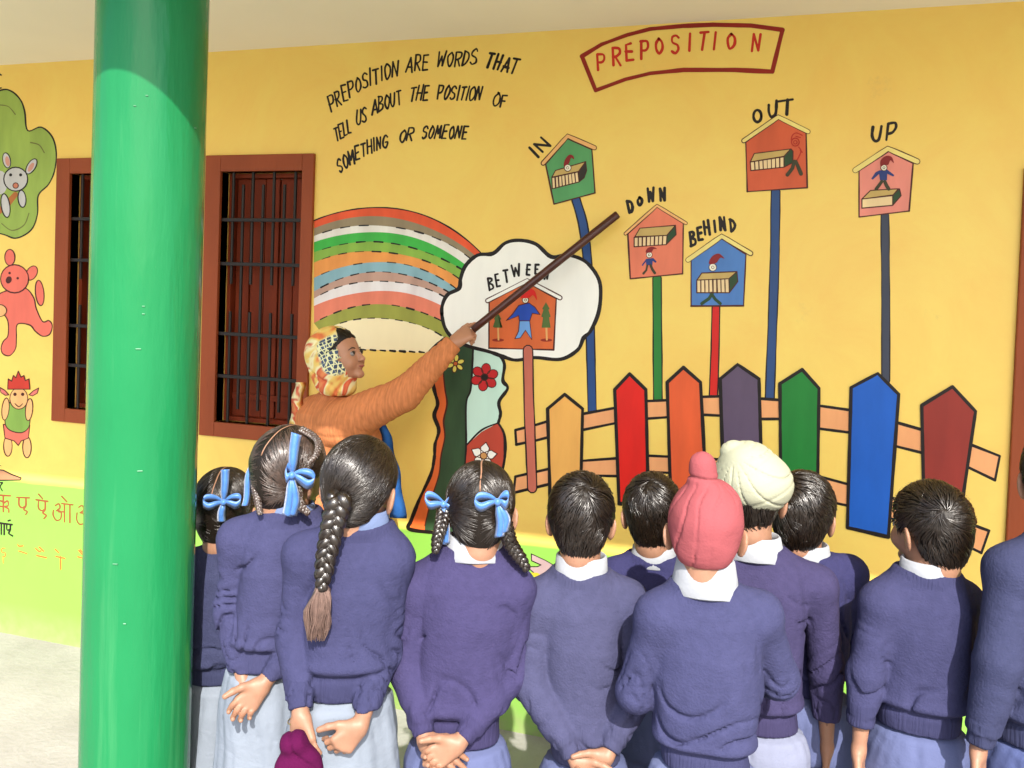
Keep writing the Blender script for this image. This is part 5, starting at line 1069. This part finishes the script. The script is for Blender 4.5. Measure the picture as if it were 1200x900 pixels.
V, F = nets(tf, (-.12, -.13, -.09), (.12, .13, .15), .0032); fr.mk('turban', C+V@M.T, F, CRT, t)
boy_hair(fr, C, M, .97, t, seed=44, n=500)
# boy behind on the right
fr, t, C, M, J = child('boy with tousled hair standing behind the cream turban, one ear showing on the right', 2.22, (943, 648), (941, 596), dict(sl=(890, 668, 0), sr=(994, 672, 0), el=(880, 745, .02), er=(1002, 752, .02), wl=(900, 810, .1), wr=(985, 815, .1), hm=(945, 806, 0)),
    res=.0065, cw=.108, wst=.100, sw=7, seed=51, hs=.98, yaw=-.2, kind='trouser', armr=.044, collar_=(.054, .028, -.022, .072, 0))
boy_hair(fr, C, M, 1.0, t, seed=52, n=1700, crown=(-.03, -.04, .075), length=.010)
# boy looking left
fr, t, C, M, J = child('boy with smooth dark hair turned to the left, in front of the maroon painted picket', 1.98, (1087, 668), (1090, 612), dict(sl=(1033, 708, 0), sr=(1128, 706, .02), el=(1015, 790, -.01), er=(1118, 790, .10), wl=(1007, 872, -.02), wr=(1110, 868, .16), hm=(1076, 846, 0)),
    cw=.108, wst=.100, sw=1, seed=57, hs=.97, yaw=.80, pitch=-.02, kind='trouser', armr=.044, collar_=(.054, .026, -.014, .064, 0),
    hands=[dict(side='l', d=(.05, .0, -1), p=(1, -.2, 0), t=1, c=.5), dict(side='r', d=(0, .1, -1), p=(-1, 0, 0), t=1, c=.5)])
boy_hair(fr, C, M, .97, t, seed=58, n=1500, crown=(-.035, -.07, .04))
# pupil cut by the right edge
fr, t, C, M, J = child('taller pupil in a slate navy sweater at the right edge, arm hanging straight down', 1.82, (1250, 628), (1250, 555), dict(sl=(1186, 668, 0), sr=(1330, 670, 0), el=(1170, 775, -.02), er=(1340, 780, 0), wl=(1148, 872, -.01), wr=(1340, 880, 0), hm=(1236, 872, 0)),
    cw=.135, wst=.125, sw=6, seed=63, hs=1.05, yaw=.1, kind='trouser', trm=cloth('trouser_slate', SU(130, 146, 212, k=.29), bump=.2, bs=200, sheen=0), armr=.050,
    hands=[dict(side='l', d=(.05, 0, -1), p=(1, -.3, 0), t=1, c=.5)])
boy_hair(fr, C, M, 1.05, t, seed=64, n=900)
# ---------------------------------------------------------------- the teacher
fr = Frame(398, 470, 3.30); t = thing('person', fr.B, 'woman teacher in an orange sweater and patterned head scarf, arm raised with the pointer', 'teacher')
TOR = cloth('orange_knit', SH(196, 124, 80, .95), bump=.6, bs=24, var=.22, vs=(150, 6, 22), stretch=(9, .6, 1.4), big=.15); KAM = cloth('orange_kameez', SU(244, 176, 92, k=.42), bump=.15, bs=80, sheen=0, var=.1)
C = fr.L(395, 413, .0); hs = 1.06; M = headM(-2.12, .28, .0)
sh = fr.L(398, 497, -.05); el_ = fr.L(474, 462, -.045); wr = fr.L(532, 402, -.03)
slh = fr.L(370, 480, .08); ell_ = fr.L(368, 560, .12); wrl = fr.L(400, 600, .12); nk = fr.L(392, 462, .03); hm = fr.L(402, 625, .04); waist = fr.L(398, 545, .04)
def bf(P):
    a = headf((P-C)@M, hs, ears=True); a = smin(a, cone(P, C+(np.array([0, -.02, -.06])*hs)@M.T, nk, .05, .05), .02); return smin(a, ell(P, nk-np.array([0, 0, .05]), (.1, .07, .05)), .03)
b_V0 = nets(bf, C-.16, C+.16, .0035)
hd = unit(fr.L(566, 381, -.02)-fr.L(538, 397, -.03))
V, F = hand(wr, unit(np.array([.80, .05, .60])), (.30, .65, -.70), 1, s=1.22, elbow=el_, curls=[.30, 1.25, 1.45, 1.6], thumb=.5); b_ = join_body([b_V0, (V, F)], [(sh, el_, wr)])
bo = fr.mk('body', np.vstack(b_.V), b_.F, SKIN2, t); face_bits(fr, C, M, hs, bo, mat('lip_teacher', (.30, .07, .06), rough=.35))
def tfun(P):
    z = P[..., 2]; zt = nk[2]; zb_ = .55
    w = np.interp(z, [zb_, hm[2], waist[2], zt-.18, zt-.07, zt-.015], [.22, .175, .15, .17, .15, .06]); tk = np.interp(z, [zb_, hm[2], waist[2], zt-.18, zt-.07, zt-.015], [.17, .145, .125, .135, .11, .06])
    cx = nk[0]+(waist[0]-nk[0])*np.clip((zt-z)/(zt-waist[2]), 0, 2); cy = nk[1]+.01
    r_ = np.sqrt(((P[..., 0]-cx)/w)**2+((P[..., 1]-cy)/tk)**2); d = (r_-1)*np.minimum(w, tk); n = vnoise(P, 10, 3); d = d-.016*(n-.5)
    return d, n
def swf(P):
    d, n = tfun(P); z = P[..., 2]; d = smax(d, (hm[2]+.03)-z, .006); d = smax(d, z-nk[2]-.0, .02)
    d = smin(d, cone(P, nk+np.array([0, -.0, -.05]), sh, .055, .088), .05)
    r1, t1 = conet(P, sh, el_); r2, t2 = conet(P, el_, wr); L1 = np.linalg.norm(sh-el_); R1 = .092+(.064-.092)*np.clip(t1, 0, 1); R2 = np.interp(t2, [0, .5, .95, 1], [.064, .053, .040, .038])
    tt = np.where(r1-R1 < r2-R2, t1*L1, L1+t2*np.linalg.norm(el_-wr)); nn = vnoise(P, 12, 8)
    A = smin(r1-R1, r2-R2, .02)+.0045*valley(tt*30+1.5*nn+(P[..., 2]-sh[2])*4, .16)*np.clip((vnoise(P, 9, 3)-.2)*3, 0, 1)-.006*(nn-.5); A = smax(A, (P-wr)@unit(wr-el_), .004); d = smin(d, A, .02)
    d = smin(d, cone(P, nk+np.array([0, 0, -.055]), slh, .05, .058), .04); B_ = smin(cone(P, slh, ell_, .058, .048), cone(P, ell_, wrl, .045, .036), .02); d = smin(d, B_, .02)
    return d+.003*valley(z*22+n*1.2, .2)*(P[..., 0] < sh[0]+.03)
V, F = nets(swf, np.minimum(np.minimum(sh, slh), hm)-.2, np.maximum(np.maximum(wr, nk), slh)+.12, .006); fr.mk('sweater', V, F, TOR, t)
def kf(P):
    d, n = tfun(P); z = P[..., 2]; ang = np.arctan2(P[..., 1]-nk[1], P[..., 0]-nk[0]); d = d-.008+.008*np.sin(ang*8+n*3)*np.clip((hm[2]-z)/.3, 0, 1); return smax(smax(d, z-hm[2]-.06, .005), .42-z, .004)
V, F = nets(kf, (nk[0]-.32, nk[1]-.26, .38), (nk[0]+.32, nk[1]+.26, hm[2]+.1), .009); fr.mk('kameez', V, F, KAM, t)
V, F = nets(lambda P: np.minimum(*[smax(cone(P, (nk[0]+s*.08, nk[1]+.01, .5), (nk[0]+s*.08, nk[1]+.01, .08), .085, .06)-.01*(vnoise(P, 9, 1)-.5), .06-P[..., 2], .004) for s in (-1, 1)]), (nk[0]-.2, nk[1]-.13, .02), (nk[0]+.2, nk[1]+.15, .56), .010); fr.mk('salwar', V, F, cloth('pink_salwar', SU(240, 150, 140, k=.3), sheen=0), t)
for s in (-1, 1):
    q0 = np.array([nk[0]+s*.08, nk[1]-.03, 0]); V, F = nets(lambda P: smax(ell(P, q0+np.array([.0, .03, .035]), (.045, .12, .04)), .001-P[..., 2], .003), q0-np.array([.08, .15, .02]), q0+np.array([.08, .2, .1]), .008); fr.mk('shoe', V, F, SHOE, t)
# scarf drawn over the head: patterned cotton
def scarf_mat():
    m = bpy.data.materials.new('scarf_print'); m.use_nodes = True; nt = m.node_tree; N = nt.nodes; L = nt.links; b = N['Principled BSDF']; b.inputs['Roughness'].default_value = .8
    tc = N.new('ShaderNodeTexCoord'); w = N.new('ShaderNodeTexNoise'); w.inputs['Scale'].default_value = 6; w.inputs['Distortion'].default_value = 1.5; L.new(tc.outputs['Object'], w.inputs[0])
    r = N.new('ShaderNodeValToRGB'); r.color_ramp.interpolation = 'EASE'; E = r.color_ramp.elements; E[0].position = .36; E[0].color = SH(200, 108, 60)+(1,); E[1].position = .46; E[1].color = SH(210, 180, 96)+(1,)
    for p, c in ((.52, SH(214, 206, 160)), (.57, SH(186, 78, 50)), (.66, SH(204, 126, 76))): e = E.new(p); e.color = c+(1,)
    L.new(w.outputs[0], r.inputs[0])
    mp = N.new('ShaderNodeMapping'); mp.inputs['Rotation'].default_value = (0.3, .5, .4); L.new(tc.outputs['Object'], mp.inputs[0])
    ad = N.new('ShaderNodeVectorMath'); ad.operation = 'ADD'; w2 = N.new('ShaderNodeTexNoise'); w2.inputs['Scale'].default_value = 14; L.new(tc.outputs['Object'], w2.inputs[0])
    sc2 = N.new('ShaderNodeVectorMath'); sc2.operation = 'SCALE'; sc2.inputs[3].default_value = .02; L.new(w2.outputs[1], sc2.inputs[0]); L.new(mp.outputs[0], ad.inputs[0]); L.new(sc2.outputs[0], ad.inputs[1])
    v = N.new('ShaderNodeTexVoronoi'); v.distance = 'CHEBYCHEV'; v.inputs['Scale'].default_value = 66; v.inputs['Randomness'].default_value = .22; L.new(ad.outputs[0], v.inputs[0])
    lt = N.new('ShaderNodeMath'); lt.operation = 'LESS_THAN'; lt.inputs[1].default_value = .39; L.new(v.outputs[0], lt.inputs[0])
    # printed squares only on one broad panel of the cloth
    sp = N.new('ShaderNodeSeparateXYZ'); L.new(tc.outputs['Object'], sp.inputs[0])
    g1 = N.new('ShaderNodeMapRange'); hx = N.new('ShaderNodeVectorMath'); hx.operation = 'DISTANCE'; pc = (fr.W(C+np.array([-.01, -.1, .0]))-fr.B); hx.inputs[1].default_value = tuple(pc+np.array([.012, .012, .012])); wv_ = N.new('ShaderNodeVectorMath'); wv_.operation = 'MULTIPLY_ADD'; wv_.inputs[1].default_value = (.06, .06, .06); L.new(w2.outputs[1], wv_.inputs[0]); L.new(tc.outputs['Object'], wv_.inputs[2]); wo_ = N.new('ShaderNodeVectorMath'); wo_.operation = 'SUBTRACT'; wo_.inputs[1].default_value = (.02, .02, .02); L.new(wv_.outputs[0], wo_.inputs[0]); L.new(wo_.outputs[0], hx.inputs[0])
    g1.inputs[1].default_value = .075; g1.inputs[2].default_value = .085; g1.inputs[3].default_value = 1; g1.inputs[4].default_value = 0; L.new(hx.outputs[1], g1.inputs[0])
    mu = N.new('ShaderNodeMath'); mu.operation = 'MULTIPLY'; L.new(lt.outputs[0], mu.inputs[0]); L.new(g1.outputs[0], mu.inputs[1])
    base = N.new('ShaderNodeMix'); base.data_type = 'RGBA'; L.new(g1.outputs[0], base.inputs[0]); L.new(r.outputs[0], base.inputs[6]); base.inputs[7].default_value = SH(206, 206, 160)+(1,)
    cc = N.new('ShaderNodeMix'); cc.data_type = 'RGBA'; L.new(v.outputs[1], cc.inputs[0]); cc.inputs[6].default_value = SH(30, 40, 50)+(1,); cc.inputs[7].default_value = SH(70, 90, 120)+(1,)
    mx = N.new('ShaderNodeMix'); mx.data_type = 'RGBA'; L.new(mu.outputs[0], mx.inputs[0]); L.new(base.outputs[2], mx.inputs[6]); L.new(cc.outputs[2], mx.inputs[7]); L.new(mx.outputs[2], b.inputs['Base Color'])
    return m
def sf(P):
    Q = (P-C)@M/hs; o_ = ell(Q, (0, -.022, .006), (.088, .104, .096)); o_ = smin(o_, ell(Q, (0, -.025, -.075), (.082, .085, .055)), .05); o_ = smin(o_, ell(P, C+np.array([.002, 0, -.135]), (.078, .075, .045))/hs, .03); n = vnoise(P, 12, 4)
    o_ = o_+.0050*valley((Q[..., 1]*.6-Q[..., 2]*.8)*13+n*2.0, .06)+.004*valley((Q[..., 1]*.9+Q[..., 2]*.3)*10+n*1.5, .05)*(Q[..., 2] < -.03)-.006*(n-.5)
    inner = ell(Q, (0, -.010, .0), (.078, .098, .090)); d = smax(o_, -(inner), .003)
    d = smax(d, -ell(Q, (0, .10, -.028), (.066, .085, .092)), .006); return smax(d, (C[2]-.165-P[..., 2])/hs, .006)*hs
SCM = scarf_mat(); V, F = nets(sf, C-.19, C+.17, .0038); sfo = fr.mk('head_scarf', V, F, SCM, t)
V, F = nets(lambda P: smax(capf((P-C)@M, hs, th=.004, nape=True, hl=HL-np.array([0, .012])), -1e3+0*P[..., 0], .01), C-.15, C+.15, .004); fr.mk('hair', V, F, SCALP, t)
# scarf tail behind the shoulder and the blue dupatta edge in front
def drape(name, pts, w0, w1, m, side):
    Q = catmull(pts, 6); hw = np.linspace(w0, w1, len(Q)); Q[:, 0] += .004*np.sin(np.arange(len(Q))*.9); V, F = strip(Q, side, hw, .0015); return fr.mk(name, V, F, m, t)
drape('scarf_tail', [fr.L(352, 448, .02), fr.L(349, 470, .02), fr.L(347, 500, .02), fr.L(346, 540, .02)], .02, .03, SCM, (1, .4, 0))
BD = cloth('blue_dupatta', SH(30, 74, 128, 1.0), bump=.2, bs=100, var=.4, sheen=0)
drape('dupatta', [fr.L(440, 478, .0), fr.L(449, 500, -.03), fr.L(456, 530, -.045), fr.L(462, 565, -.05), fr.L(466, 607, -.05)], .012, .034, BD, (1, -.3, 0))
# pointer stick
a_ = AT(566, 377, 3.262); e_ = AT(724, 251, 3.225); d_ = unit(e_-a_); V, F = tube([a_-d_*.05, a_, (a_+e_)/2, e_-d_*.004, e_], [.0145, .0145, .0155, .0155, .0135], 14)
o = mk('pointer_stick', V, F, mat('dark_wood', SH(64, 24, 18, 1.0), rough=.35, var=.3, vscale=(30, 30, 8), bump=.2, bscale=60), None, True, origin=a_); tagit(o, 'dark wooden pointer stick held up by the teacher, its tip reaching past the cloud', 'stick')
